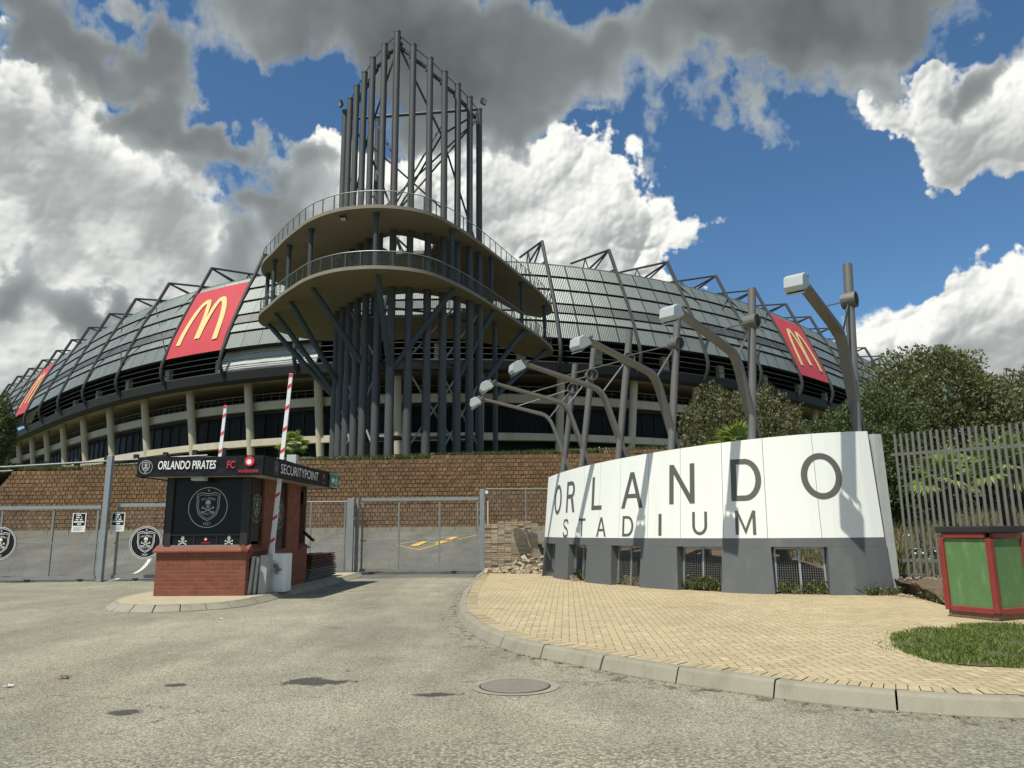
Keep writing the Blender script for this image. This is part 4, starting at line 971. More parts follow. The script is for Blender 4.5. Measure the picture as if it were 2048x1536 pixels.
# ------------------------------------------------------------------ sign wall
sw = thing('sign_wall', wall_pt(6)+V((0, 0, .15)), 'curved white wall with grey base lettered ORLANDO STADIUM', 'sign wall')
def wtop(s): return lerp(3.10, 3.52, (s/11.48)**1.15)
def wf(s, z, off=0):                     # the battered front face
    return wall_pt(s)+wall_n(s)*(off-.085*(z-.15))+V((0, 0, z))
TH = .30
OPEN = [(.38, 1.42), (2.47, 3.57), (4.68, 5.77), (6.84, 7.98), (9.06, 10.23)]
JO = [0, 1.15, 2.2, 3.25, 4.1, 4.97, 5.98, 6.94, 8.03, 9.01, 10.14, 11.46]
ZB, ZO = 1.28, 1.10
def wblock(mb, s0, s1, z0f, z1f, n=6, off=0, th=TH, flare=0):
    rows_f, rows_b = [], []
    for i in range(n+1):
        s = lerp(s0, s1, i/n); z0, z1 = (z0f(s) if callable(z0f) else z0f), (z1f(s) if callable(z1f) else z1f)
        e = flare*(2*i/n-1)
        a, b = wf(min(11.46, max(0, s+e)), z0, off), wf(s, z1, off); nb = wall_n(s)*(-th)
        rows_f.append([a, b, b+nb*.62, a+nb])
    mb.grid([r+[r[0]] for r in rows_f]); mb.poly(rows_f[0][::-1]); mb.poly(rows_f[-1])
mb = MB(); pts = [0]+[q for o in OPEN for q in o]+[11.46]
for a, b in zip(pts[::2], pts[1::2]): wblock(mb, a, b, -.1, ZO, 5, 0, .42, .045)
mb2 = MB(); wblock(mb2, 0, 11.46, ZO+.002, ZB, 40)
mb2.build('base_beam', M['signgrey'], sw)
for a, b in zip(pts[::2], pts[1::2]): m_ = MB(); wblock(m_, a, b, -.1, ZO, 5, 0, .40, .045); m_.build('pier', M['signgrey'], sw)
m_ = MB(); wblock(m_, .01, 11.45, ZB+.002, lambda s: wtop(s)-.01, 40, -.02, TH-.03); m_.build('wall_core', M['signgrey'], sw)
for a, b in zip(JO, JO[1:]): m_ = MB(); wblock(m_, a+.006, b-.006, ZB+.004, wtop, 5); m_.build('panel', M['white'], sw)
m_ = MB(); wblock(m_, 11.46, 11.475, -.1, ZB, 1, .001, .42); wblock(m_, 11.46, 11.475, ZB, wtop, 1, .001, .33); m_.build('end_face', M['signgrey'], sw)
LET = [('O', 1.41, .66, 2.36, .86), ('R', 2.44, .60, 2.40, .86), ('L', 3.96, .49, 2.43, .86), ('A', 5.42, .77, 2.44, .88), ('N', 6.98, .70, 2.51, .91), ('D', 8.59, .70, 2.53, .91), ('O', 10.27, .90, 2.56, .97),
       ('S', 2.19, .36, 1.54, .50), ('T', 3.24, .38, 1.55, .48), ('A', 4.22, .44, 1.56, .49), ('D', 5.30, .40, 1.57, .49), ('I', 6.36, .09, 1.59, .50), ('U', 7.45, .38, 1.61, .51), ('M', 8.54, .46, 1.61, .51)]
for ch, s, w, z, h in LET:
    mb = MB(); st_ = .138*h; pg = glyph(ch, min(.999, st_/w*(1.05 if ch in 'OD' else 1.0)), st_*.92/h)
    for P__ in pg: mb.poly([wf(s+x*w, z+y*h, .006) for x, y in P__])
    mb.build('letter', M['letter'], sw)
# steel grilles in the openings
for a, b in OPEN:
    g = MB(); z1 = 1.07; s0, s1 = a+.05, b-.05; O = -.22
    P_ = lambda s, z: wf(s, z, O)
    for p, q in ((P_(s0, .18), P_(s0, z1)), (P_(s1, .18), P_(s1, z1)), (P_(s0, z1), P_(s1, z1)), (P_((s0+s1)/2, .18), P_((s0+s1)/2, z1))): g.bar(p, q, .04, .04, wall_n((a+b)/2))
    fr = g.build('grille', M['galv'], sw); g = MB()
    n_ = int((s1-s0)/.05)
    for i in range(1, n_): g.bar(P_(lerp(s0, s1, i/n_), .18), P_(lerp(s0, s1, i/n_), z1), .005, .005, wall_n(a))
    for i in range(1, 18): g.bar(P_(s0, .18+i*.05), P_(s1, .18+i*.05), .005, .005, (0, 0, 1))
    g.build('grille_mesh', M['wire'], fr)

# ------------------------------------------------------------------ floodlight masts behind the sign wall
PTN, PTZ, RF, ELZ, ELN, HZ, HN, ABN = -.44, 6.25, .23, 4.7, .37, 5.23, 2.33, -.23
LAMPS = [(11.37, .49, 1.2, -.95), (8.7, .57, 1.13, -.27), (6.39, .62, 1.1, -.06), (4.43, .59, 1.09, -.19), (2.25, .63, 1.08, -.17), (.17, .68, 1.07, -.16)]
LLAB = ['tallest grey floodlight mast at the right end of the sign wall, against blue sky', 'grey floodlight mast behind the D of the sign wall, second from the right', 'grey floodlight mast behind the letter N, beside the round bush',
        'grey floodlight mast behind the letter A of the white sign wall', 'grey floodlight mast second from the left, above the letter L', 'leftmost grey floodlight mast at the far end of the sign wall, lowest in the row']
for (s, off, sc, rot), lab in zip(LAMPS, LLAB):
    n = wall_n(s); c_, s_ = cos(rot), sin(rot); n = V((c_*n.x-s_*n.y, s_*n.x+c_*n.y, 0)); tg = V((-n.y, n.x, 0))
    o = wall_pt(s)-wall_n(s)*off+V((0, 0, .1)); t = thing('floodlight_mast', o, lab, 'floodlight mast', 'floodlight masts behind the sign wall')
    Q = lambda nn, z, tt=0: V((o.x, o.y, 0))+n*(nn*sc)+tg*tt+V((0, 0, z*sc))
    z3 = 3.0; pb = lerp(0, PTN, (0.1-z3)/(PTZ-z3))
    MB().tube([Q(pb, .1), Q(PTN, PTZ)], .085*sc, 14).build('pole', M['lamppaint'], t, smooth=True)
    rp = Q(PTN*(1-RF), z3+(PTZ-z3)*(1-RF)); d = (Q(PTN, PTZ)-Q(0, z3)).normalized()
    # open ring, its axis along the wall, clamped on the pole
    mb = MB(); A_ = [];
    for k in range(21):
        a = 2*pi*k/20; A_.append((n*cos(a)+V((0, 0, 1))*sin(a)))
    r1, r2, w = .155*sc, .135*sc, .13*sc
    mb.grid([[rp+e*r1-tg*w for e in A_], [rp+e*r1+tg*w for e in A_], [rp+e*r2+tg*w for e in A_], [rp+e*r2-tg*w for e in A_], [rp+e*r1-tg*w for e in A_]])
    mb.build('ring', M['lamppaint'], t, smooth=True)
    # cranked arm, wide flat box section
    abz = .1; ab = lerp(ABN, ELN, (abz-z3)/(ELZ-z3)); side = .11
    ctrl = [Q(ab, abz), Q(lerp(ab, ELN, .5), lerp(abz, ELZ, .5)), Q(lerp(ab, ELN, .86), lerp(abz, ELZ, .86))]
    e0 = Q(lerp(ab, ELN, .93), lerp(abz, ELZ, .93)); e1 = Q(ELN, ELZ); e2 = Q(lerp(ELN, HN, .11), lerp(ELZ, HZ, .11))
    bend = [e0.lerp(e1, q).lerp(e1.lerp(e2, q), q) for q in (0, .25, .5, .75, 1)]
    path = ctrl[:2]+bend+[Q(HN, HZ)]
    path = [p+tg*(-.02) for p in path]
    MB().rect_tube(path, [.19*sc]*len(path), [.10*sc, .10*sc]+[.09*sc]*5+[.06*sc], tg).build('arm', M['lamppaint'], t, bevel=.01)
    # floodlight head at the end of the arm: wedge with a flat glass
    h0 = Q(HN, HZ); f_ = (n*.93+V((0, 0, -.37))).normalized(); f_ = V((n.x*.80, n.y*.80, -.60)).normalized(); up = tg.cross(f_); up = up if up.z > 0 else -up
    k = .62*sc; hw = .155*sc
    prof = [(.14, .10), (.24, .17), (.46, .19), (.64, .05), (.64, -.06), (.18, -.13), (.14, -.09)]
    mb = MB(); mb.prism([h0+f_*(x*sc*.66)+up*(y*sc*.85+.03)-tg*hw for x, y in prof], tg*(2*hw)); hd = mb.build('lamp_head', M['lamphead'], t, bevel=.012)
    mb = MB(); mb.box(h0+f_*(.40*sc*.66)-up*(.085*sc-.03), (hw*1.9, .38*sc, .02), (tg, f_, (up*1.0+f_*.13).normalized())); mb.build('lamp_glass', M['galv'], hd)
    mb = MB()
    for q in (-1, 1): mb.bar(h0-f_*.05+up*.03+tg*q*hw*.75, h0+f_*.16+up*.06+tg*q*hw*.75, .025, .05, up)
    mb.bar(h0-f_*.04+up*.03-tg*hw*.8, h0-f_*.04+up*.03+tg*hw*.8, .05, .05, up); mb.ball(h0+f_*.05+up*.12, .045, 8, 5); mb.build('bracket', M['lamppaint'], hd)
    # stays from the ring: one along to the arm's middle, one down to the elbow
    MB().tube([rp+tg*.02, Q(lerp(ELN, HN, .52), lerp(ELZ, HZ, .52))], .016, 6).build('stay_rod', M['lamppaint'], t)
    MB().tube([rp, Q(ELN-.02, ELZ-.05)], .026, 6).build('stay_rod', M['lamppaint'], t)

# ------------------------------------------------------------------ palisade fence right of the sign wall
pf = thing('palisade_fence', (8.3, 16.2, .15), 'grey steel palisade fence running right from the end of the sign wall', 'fence')
F0, F1 = V((8.18, 16.28, 0)), V((9.98, 14.55, 0)); fd = (F1-F0).normalized(); fn = V((fd.y, -fd.x, 0))
if fn.y > 0: fn = -fn
SP_ = .118; L_ = 6.2; n_ = int(L_/SP_)
gz = lambda p: .30
for z in (3.02, .80): MB().bar(F0+V((0, 0, z)), F0+fd*L_+V((0, 0, z)), .05, .06).build('rail', M['fencesteel'], pf)
for i in range(1, n_):
    p = F0+fd*(i*SP_)+fn*.05; jz = random.uniform(-.015, .015)
    b0, h = .46, 3.46+jz
    a, b, c, d = p-fd*.028, p-fd*.010+fn*.014, p+fd*.010+fn*.014, p+fd*.028
    mb = MB(); mb.slab([[q+V((0, 0, b0)) for q in (a, b, c, d)], [q+V((0, 0, h)) for q in (a, b, c, d)]], fn*-.004); mb.build('picket', M['fencesteel'], pf)
pw = MB(); e_ = wf(11.475, .2, -.12)
pw.prism([V((7.78, 16.0, .1)), V((7.98, 16.06, .1)), V((7.86, 16.25, .1)), V((7.68, 16.18, .1))], (-.02, .12, 3.36)); pw.build('end_post', mat('light_concrete_post', (.42, .43, .41), .7, var=.15, vs=2, grime=((.2, .2, .18), 3, .4)), pf)

# ------------------------------------------------------------------ green bin on the paving
bn = thing('litter_bin', (7.2, 11.75, .15), 'square green concrete litter bin with red edges and black lid on the paving', 'litter bin')
Ba, Bb = V((6.62, 11.98, 0)), V((6.955, 11.245, 0)); bd_ = (Ba-Bb).normalized(); be = V((-bd_.y, bd_.x, 0));
if be.x < 0: be = -be
S_ = .82; Cc = Bb+bd_*S_/2+be*S_/2; AX = (be, bd_, V((0, 0, 1)))
mb = MB(); mb.box(Cc+V((0, 0, .20)), (S_-.05, S_-.05, .10), AX); mb.build('plinth', mat('worn_plinth', (.17, .115, .075), .9, var=.3, vs=6, bump=.5, bs=40, grime=((.30, .05, .03), 6, .6)), bn, bevel=.01)
mb = MB(); mb.box(Cc+V((0, 0, .77)), (S_-.06, S_-.06, 1.08), AX); mb.build('panel', M['bingreen'], bn)
for i in (-1, 1):
    for j in (-1, 1):
        mb = MB(); mb.box(Cc+be*i*(S_/2-.035)+bd_*j*(S_/2-.035)+V((0, 0, .78)), (.085, .085, 1.06), AX); mb.build('edge_post', M['binred'], bn, bevel=.012)
for z, h in ((.275, .085), (1.355, .075)):
    for ax_, o_ in ((0, bd_), (1, be)):
        for q in (-1, 1):
            mb = MB(); mb.box(Cc+o_*q*(S_/2-.028)+V((0, 0, z)), ((S_-.16, .062, h) if ax_ == 0 else (.062, S_-.16, h)), AX); mb.build('edge_rail', M['binred'], bn, bevel=.01)
mb = MB(); mb.box(Cc+V((0, 0, 1.445)), (S_+.05, S_+.05, .10), AX); mb.build('lid', mat('black_lid', (.018, .019, .018), .7, var=.3, vs=5, fine=.15), bn, bevel=.015)

# ------------------------------------------------------------------ gates and posts on the yard line
def gate(x0, x1, y, z0, z1, bars, mid, lab, wheels, group='sliding mesh gates', y1=None):
    y1 = y if y1 is None else y1
    g = thing('mesh_gate', ((x0+x1)/2, (y+y1)/2, 0), lab, 'gate', group)
    Y = lambda x: lerp(y, y1, (x-x0)/(x1-x0)); P_ = lambda x, z: V((x, Y(x), z))
    MB().bar(P_(x0, z1), P_(x1, z1), .09, .11).build('top_rail', M['galv'], g)
    MB().bar(P_(x0, z0), P_(x1, z0), .08, .10).build('bottom_rail', M['galvdull'], g)
    MB().bar(P_(x0, mid), P_(x1, mid), .04, .05).build('mid_rail', M['galvdull'], g)
    for x in bars: MB().bar(P_(x, z0+.05), P_(x, z1-.05), .06, .05, (0, 1, 0)).build('upright', M['galvdull'], g)
    m_ = MB(); n_ = int(abs(x1-x0)/.06)
    for i in range(1, n_): x = lerp(x0, x1, i/n_); m_.bar(P_(x, z0)+V((0, .03, 0)), P_(x, z1)+V((0, .03, 0)), .0045, .0045, (0, 1, 0))
    nz = int((z1-z0)/.06)
    for i in range(1, nz): z = lerp(z0, z1, i/nz); m_.bar(P_(x0, z)+V((0, .034, 0)), P_(x1, z)+V((0, .034, 0)), .0045, .0045)
    m_.build('wire_mesh', M['wire'], g)
    for x in wheels:
        w = MB(); w.tube([P_(x-.0, .09)+V((0, -.03, 0)), P_(x, .09)+V((0, .03, 0))], .085, 12); w.build('wheel', M['gutter'], g)
        MB().box(P_(x, .13), (.26, .05, .10)).build('wheel_bracket', M['galvdull'], g)
    return g
gate(-20.5, -13.42, 24.85, .14, 2.36, (-20.4, -18.6, -16.62, -14.95, -13.5), 1.22, 'long galvanised mesh gate at the far left carrying a notice', (-19, -15.6, -13.9))
gate(-12.98, -9.0, 25.0, .14, 2.42, (-12.9, -11.35, -9.9, -9.05), 1.22, 'galvanised mesh gate between the tall post and the booth', (-12.2, -10.2))
gate(-5.42, -1.22, 27.2, .16, 2.62, (-5.36, -4.07, -2.62, -1.27), 1.18, 'galvanised mesh gate right of the booth in front of the yellow road marking', (-5.0, -2.1))
def post(x, y, w, d, h, name, lab, cat='gate post', m=None):
    mb = MB(); mb.box((x, y, h/2), (w, d, h)); o = mb.solo(name, m or M['galv'], lab, cat, bevel=.008); return o
post(-13.2, 24.72, .17, .17, 4.02, 'gate_post', 'tall slim galvanised post rising above the gates at the left')
gp = thing('gate_post', (-5.66, 26.9, 0), 'heavy double galvanised post at the left end of the right gate', 'gate post')
for dx, dy, w in ((-.02, -.12, .20), (.16, .06, .10), (-.17, .10, .09)): mb = MB(); mb.box((-5.66+dx, 26.9+dy, 1.32), (w, .18, 2.64)); mb.build('post_box', M['galv'] if w == .2 else M['galvdull'], gp, bevel=.006)
post(-1.10, 27.05, .17, .2, 2.93, 'gate_post', 'galvanised latch post at the right end of the right gate')
ln_ = thing('small_lamp', (-.9, 26.95, 2.7), 'small white lamp on the latch post of the right gate', 'lamp')
MB().box((-.93, 26.92, 2.82), (.10, .12, .10)).build('lamp_body', M['white'], ln_, bevel=.01); MB().bar((-1.02, 26.95, 2.78), (-.93, 26.93, 2.8), .02, .02).build('bracket', M['galvdull'], ln_)
mb = MB(); mb.box((-.90, 26.98, 2.1), (.05, .03, .85)); mb.solo('marker_strip', mat('pale_marker_strip', (.60, .45, .38), .6), 'pale reddish marker strip beside the latch post of the right gate', 'marker')
def meshfence(x0, y0, x1, y1, z0, z1, lab, posts):
    g = thing('mesh_fence', ((x0+x1)/2, (y0+y1)/2, 0), lab, 'fence'); P_ = lambda t, z: V((lerp(x0, x1, t), lerp(y0, y1, t), z))
    L = math.hypot(x1-x0, y1-y0); n_ = int(L/.06); m_ = MB()
    for i in range(n_): m_.bar(P_(i/n_, z0), P_(i/n_, z1), .0045, .0045, (0, 1, 0))
    for i in range(int((z1-z0)/.06)): m_.bar(P_(0, z0+i*.06), P_(1, z0+i*.06), .0045, .0045)
    m_.build('wire_mesh', M['wire'], g)
    MB().tube([P_(0, z1), P_(1, z1)], .028, 6).build('top_rail', M['galvdull'], g)
    for t in posts: MB().tube([P_(t, 0), P_(t, z1)], .03, 6).build('upright', M['galvdull'], g)
meshfence(-8.7, 26.9, -5.85, 27.0, .15, 2.55, 'short run of mesh fence between the booth and the heavy gate post', (.05, .55, .97))
meshfence(-.98, 27.2, 1.35, 27.6, .2, 2.95, 'mesh fence behind the stack of pavers, ending at the sign wall', (.02, .62, .99))

# notices and round club signs on the gates
def notice(x, y, z, lab):
    n = thing('notice', (x, y, z), lab, 'notice', 'paper notices on the left gates')
    MB().box((x, y, z), (.44, .012, .60)).build('sheet', M['whiteprint'], n); f0 = y-.0065
    MB().box((x, f0-.001, z+.09), (.38, .003, .38)).build('black_panel', M['black'], n)
    p = Print((x, f0, z), (1, 0, 0), (0, 0, 1), .004)
    for k, (w, h) in enumerate(((.20, .040), (.20, .040), (.22, .045), (.33, .048), (.16, .040))):
        q = .235-k*.072; ws = w/5
        for i in range(5):
            if (i+k) % 5 != 4 or k == 3: p.shape([(-w/2+i*ws, q-h/2), (-w/2+(i+.86)*ws, q-h/2), (-w/2+(i+.86)*ws, q+h/2), (-w/2+i*ws, q+h/2)])
    p.build('lettering', M['whiteprint'], n)
    p = Print((x, f0, z), (1, 0, 0), (0, 0, 1), .003)
    for k in range(6): p.shape([(-.17, -.145-k*.022), (.17-.05*(k % 3), -.145-k*.022), (.17-.05*(k % 3), -.137-k*.022), (-.17, -.137-k*.022)])
    p.build('small_print', M['greyprint'], n)
notice(PY(158, 1045, 24.76).x, 24.76, PY(158, 1045, 24.76).z, 'black and white notice on the far left gate, left of the tall post')
notice(PY(236, 1044, 24.9).x, 24.9, PY(236, 1044, 24.9).z, 'black and white notice on the gate right of the tall post')
def round_sign(px, py, y, lab):
    c = PY(px, py, y); t = thing('round_sign', c, lab, 'sign', 'round club signs on the gates'); R = .515
    mb = MB(); mb.prism([c+V((R*cos(2*pi*k/48), -.02, R*sin(2*pi*k/48))) for k in range(48)], (0, .035, 0)); mb.build('disc', M['matblack'], t)
    p = Print(c+V((0, -.02, 0)), (1, 0, 0), (0, 0, 1), .003); p.ring(0, 0, R*.985, R*.03, 48); crest(p, 0, 0, R*.93); p.build('emblem', M['whiteprint'], t)
round_sign(292, 1085, 24.55, 'round black club sign with skull and crossbones beside the booth')
round_sign(1, 1087, 24.6, 'round black club sign with skull and crossbones cut by the left edge of view')

# ------------------------------------------------------------------ security booth
bt = thing('security_booth', (-6.6, 18.5, .13), 'small brick security booth with black windows and a black ORLANDO PIRATES roof fascia', 'security booth')
BO = V((-5.54, 16.78, 0)); bu = V((.9986, -.052, 0)); bv = V((.052, .9986, 0)); UP = V((0, 0, 1)); BAX = (bu, bv, UP)
def B(u, v, z): return BO+bu*u+bv*v+V((0, 0, z))
def bbox(u0, u1, v0, v1, z0, z1, mb=None): return (mb or MB()).box(B((u0+u1)/2, (v0+v1)/2, (z0+z1)/2), (u1-u0, v1-v0, z1-z0), BAX)
UL, UR, VF, VB = -2.53, -.46, .45, 4.67
bbox(UL, UR, VF, VB, .1, 1.10).build('brick_base', M['brick'], bt)
mb = MB(); z0, z1 = 1.10, 1.20
for (p, q) in (((UL-.07, VF-.09), (UR+.07, VF-.09)),):
    mb.prism([B(UL-.06, VF-.08, 1.075), B(UL-.06, VF+.12, 1.075), B(UL-.06, VF+.12, 1.235), B(UL-.06, VF-.08, 1.115)], bu*(UR-UL+.12))
mb.build('brick_sill', M['brickcap'], bt, bevel=.006)
MB().prism([B(UR-.1, VF-.08, 1.075), B(UR+.06, VF-.08, 1.075), B(UR+.06, VF-.08, 1.115), B(UR-.1, VF-.08, 1.235)], bv*1.1).build('side_sill', M['brickcap'], bt)
# front: posts, big printed window, row of three small printed panels
bbox(UL+.12, UL+.26, VF+.06, VF+.20, 1.20, 2.77).build('corner_post', M['gutter'], bt); bbox(UR-.20, UR-.04, VF+.06, VF+.20, 1.20, 2.77).build('corner_post', M['gutter'], bt)
wu0, wu1 = UL+.26, UR-.20
win = bbox(wu0, wu1, VF+.11, VF+.15, 1.49, 2.77).build('window', M['black'], bt)
p = Print(B(0, VF+.11, 0), bu, UP, .004); crest(p, (wu0+wu1)/2+.0, 2.075, .465); p.build('emblem', M['greyprint'], win)
bbox(wu0, wu1, VF+.08, VF+.16, 1.445, 1.488).build('mullion', M['gutter'], bt); bbox(wu0, wu1, VF+.08, VF+.16, 1.20, 1.235).build('mullion', M['galvdull'], bt)
w3 = (wu1-wu0)/3
for k in range(3):
    a = wu0+k*w3+.02; b = a+w3-.04
    pn = bbox(a, b, VF+.11, VF+.15, 1.236, 1.444).build('lower_panel', M['black'], bt)
    p = Print(B(0, VF+.11, 0), bu, UP, .004); cx_ = (a+b)/2
    if k != 1: skull(p, cx_, 1.335, .098); p.build('emblem', M['whiteprint'], pn)
    else:
        p.disc(cx_, 1.365, .040, n=20); p.text('vodacom', cx_, 1.29, .20, .035, .01); p.build('emblem', M['redprint'], pn)
        p = Print(B(0, VF+.11, 0), bu, UP, .006); p.disc(cx_-.005, 1.36, .021, n=14); p.shape([(cx_-.02, 1.37), (cx_, 1.372), (cx_+.014, 1.392)]); p.build('emblem', M['whiteprint'], pn)
    if k: bbox(a-.03, a-.01, VF+.09, VF+.16, 1.236, 1.444).build('mullion', M['gutter'], bt)
# right side: window, brick pier, printed door, brick pier, recess
side = lambda v0, v1, z0, z1, d=0: bbox(UR-.14-d, UR-.02-d, v0, v1, z0, z1)
def sidewin(v0, v1, z0, z1, cz, rr, nm):
    w_ = side(v0, v1, z0, z1, .03).build(nm, M['black'], bt)
    p = Print(B(UR-.05, (v0+v1)/2, cz), bv, UP, .004); crest(p, 0, 0, rr); p.build('emblem', M['greyprint'], w_)
sidewin(VF+.26, 1.34, 1.30, 2.77, 2.05, .33, 'window'); bbox(UR-.16, UR-.02, VF+.20, VF+.26, 1.2, 2.77).build('mullion', M['gutter'], bt)
side(1.34, 2.04, 1.1, 2.77, -.02).build('brick_pier', M['brick'], bt)
sidewin(2.06, 2.94, .95, 2.77, 1.95, .36, 'door'); side(2.06, 2.94, .60, .94, .02).build('door_kick_panel', M['cap_red'], bt)
side(2.96, 3.94, 1.1, 2.77, -.02).build('brick_pier', M['brick'], bt)
bbox(UR-.75, UR-.6, 3.94, VB, 1.1, 2.77).build('rear_window', M['black'], bt); bbox(UR-.16, UR-.06, VB-.12, VB, 1.1, 2.77).build('corner_post', M['bluesteel'], bt)
MB().prism([B(UR-.1, 3.94, 1.06), B(UR+.06, 3.94, 1.06), B(UR+.06, 3.94, 1.10), B(UR-.1, 3.94, 1.2)], bv*.78).build('side_sill', M['brickcap'], bt)
bbox(UL+.02, UL+.14, VF+.2, VB, 1.1, 2.77).build('left_wall', M['black'], bt); bbox(UL+.1, UR-.1, VB-.14, VB-.02, 1.1, 2.77).build('rear_wall', M['brick'], bt)
# roof: slab with vinyl banner fascia
FU0, FU1, FV0, FV1, FZ0, FZ1 = -2.86, 0., 0., 5.75, 2.74, 3.18
rf = bbox(FU0+.04, FU1-.04, FV0+.04, FV1-.04, 2.76, 3.12).build('roof', mat('roof_soffit', (.34, .31, .25), .8), bt)
def fascia(a, b, nrm, nseg, nm):
    rows_ = []
    for i in range(nseg+1):
        t = i/nseg; col_ = []
        for j in range(9):
            s_ = j/8; z = lerp(FZ0, FZ1+.012*sin(t*9), s_)
            wob = .010*sin(t*23+s_*5)*sin(s_*pi)+.008*sin(t*41-s_*7)*sin(s_*pi)
            q = a.lerp(b, t); col_.append(V((q.x, q.y, z))+nrm*(.03+wob))
        rows_.append(col_)
    mb = MB(); mb.slab(rows_, nrm*-.03); return mb.build(nm, M['matblack'], rf, smooth=True)
fascia(B(FU0, FV0, 0), B(FU1, FV0, 0), -bv, 50, 'fascia_banner'); fascia(B(FU1, FV0, 0), B(FU1, FV1, 0), bu, 90, 'fascia_banner'); fascia(B(FU0, FV1, 0), B(FU0, FV0, 0), -bu, 60, 'fascia_banner'); fascia(B(FU1, FV1, 0), B(FU0, FV1, 0), bv, 30, 'fascia_banner')
fx = lambda zx: FU0+(zx-65)/1110*2.86
fp = lambda: Print(B(0, FV0, 0), bu, UP, .052)
p = fp(); crest(p, fx(140), 2.96, .155); p.text('ORLANDO PIRATES', fx(505), 2.995, fx(762)-fx(250), .19, .015, .06); p.build('lettering', M['whiteprint'], rf)
p = fp(); p.text('FC', fx(895), 2.99, .175, .165, .01, .06); p.disc(fx(1055), 3.06, .11, n=26); p.text('vodacom', fx(1048), 2.855, .45, .09, 0); p.build('lettering', M['redprint'], rf)
p = Print(B(0, FV0, 0), bu, UP, .056); c0 = fx(1055); p.disc(c0-.006, 3.045, .058, n=20); p.build('lettering', M['whiteprint'], rf)
p = Print(B(FU1, 0, 0), bv, UP, .052); crest(p, .65, 2.96, .17, False); p.build('lettering', M['greyprint'], rf)
p = Print(B(FU1, 0, 0), bv, UP, .052); p.text('SECURITYPOINT', 2.37, 2.97, 2.87, .225, 0); p.build('lettering', M['whiteprint'], rf)
p = Print(B(FU1, 0, 0), bv, UP, .052); p.disc(4.28, 3.01, .075, n=18); p.text('vodacom', 4.28, 2.85, .42, .06); p.build('lettering', M['redprint'], rf)
lk = MB(); bbox(-1.72, -1.42, .15, .38, 2.66, 2.76, lk); lk.build('soffit_lamp', M['lamphead'], bt, bevel=.02)
ws = MB(); ws.bar(B(UR+.02, 4.05, 2.6), B(UR+.02, 4.05, 2.25), .14, .10, bu); ws.build('speaker_box', M['black'], bt)
MB().bar(B(UR+.05, 4.2, 1.50), B(UR+.33, 4.2, 1.26), .16, .05, bu).build('dark_flap', M['black'], bt)
ex = thing('exit_sign', B(.05, 5.3, 2.74), 'green emergency exit sign at the rear end of the booth fascia', 'sign')
MB().box(B(.055, 5.3, 2.96), (.02, .88, .42), BAX).build('plate', mat('exit_green', (.05, .20, .10), .5), ex)
p = Print(B(.065, 5.3, 2.96), bv, UP, .004)
p.line([(-.40, -.19), (.40, -.19), (.40, .19), (-.40, .19)], .015, True); p.shape([(-.30, .0), (-.16, .13), (-.16, .05), (-.02, .05), (-.02, -.05), (-.16, -.05), (-.16, -.13)])
p.disc(.20, .11, .032, n=10); p.line([(.2, .07), (.16, -.03), (.24, -.08), (.22, -.15)], .05); p.line([(.16, -.03), (.10, -.08), (.04, -.06)], .04); p.line([(.2, .05), (.28, .0), (.3, .05)], .03); p.line([(.19, .05), (.11, .04), (.08, -.01)], .03)
p.build('pictogram', M['whiteprint'], ex)
rb = thing('roof_floodlight', B(-.35, 3.2, 3.12), 'small white floodlight box on the booth roof edge', 'floodlight')
bbox(-.42, -.17, 2.6, 2.8, 3.22, 3.46).build('housing', M['lamphead'], rb, bevel=.01); bbox(-.34, -.24, 2.67, 2.74, 3.11, 3.23).build('bracket', M['galvdull'], rb)

# ------------------------------------------------------------------ barriers
def barrier(o, lab, lean):
    t = thing('boom_barrier', o, lab, 'boom barrier', 'raised boom barriers'); o = V(o)
    MB().box(o+V((0, .2, .44)), (.47, .50, .88)).build('cabinet', M['boomwhite'], t, bevel=.012)
    MB().box(o+V((.0, -.052, .45)), (.40, .012, .80)).build('cabinet_door', M['boomwhite'], t, bevel=.004)
    k = MB(); k.ball(o+V((.02, -.09, .60)), .05, 10, 6, (1.2, .6, 1)); k.bar(o+V((.02, -.1, .58)), o+V((.14, -.12, .50)), .05, .05); k.ball(o+V((.04, -.09, .46)), .055, 10, 6); k.build('door_handle', M['galvdull'], t)
    p0 = o+V((-.10, -.12, .78)); p1 = p0+V((lean, 0, 4.42))
    MB().box(p0+V((0, .03, .10)), (.12, .10, .30)).build('boom_bracket', M['boomwhite'], t, bevel=.006)
    side_ = V((1, 0, 0))
    bm_ = MB().rect_tube([p0, p1], [.115, .085], [.045, .035], (p1-p0).cross(V((0, 1, 0)))).build('boom', M['boomwhite'], t, bevel=.004)
    dr = (p1-p0).normalized(); x = V((0, -1, 0)).cross(dr); x = x if x.x > 0 else -x; pr = Print(p0+V((0, -.024, 0)), x, dr, .003)
    k = .38
    while k < 4.35: pr.shape([(-.05, k-.05), (.05, k+.03), (.05, k+.11), (-.05, k+.03)]); k += .53
    pr.shape([(-.042, 4.33), (.042, 4.36), (.042, 4.42), (-.042, 4.42)])
    pr.build('red_stripes', M['redprint'], bm_); return t
barrier((-5.60, 18.25, .13), 'white boom barrier beside the booth, its striped arm raised', .27)
barrier((-8.62, 22.2, .02), 'white boom barrier behind the booth, only its raised striped arm showing over the roof', .20)

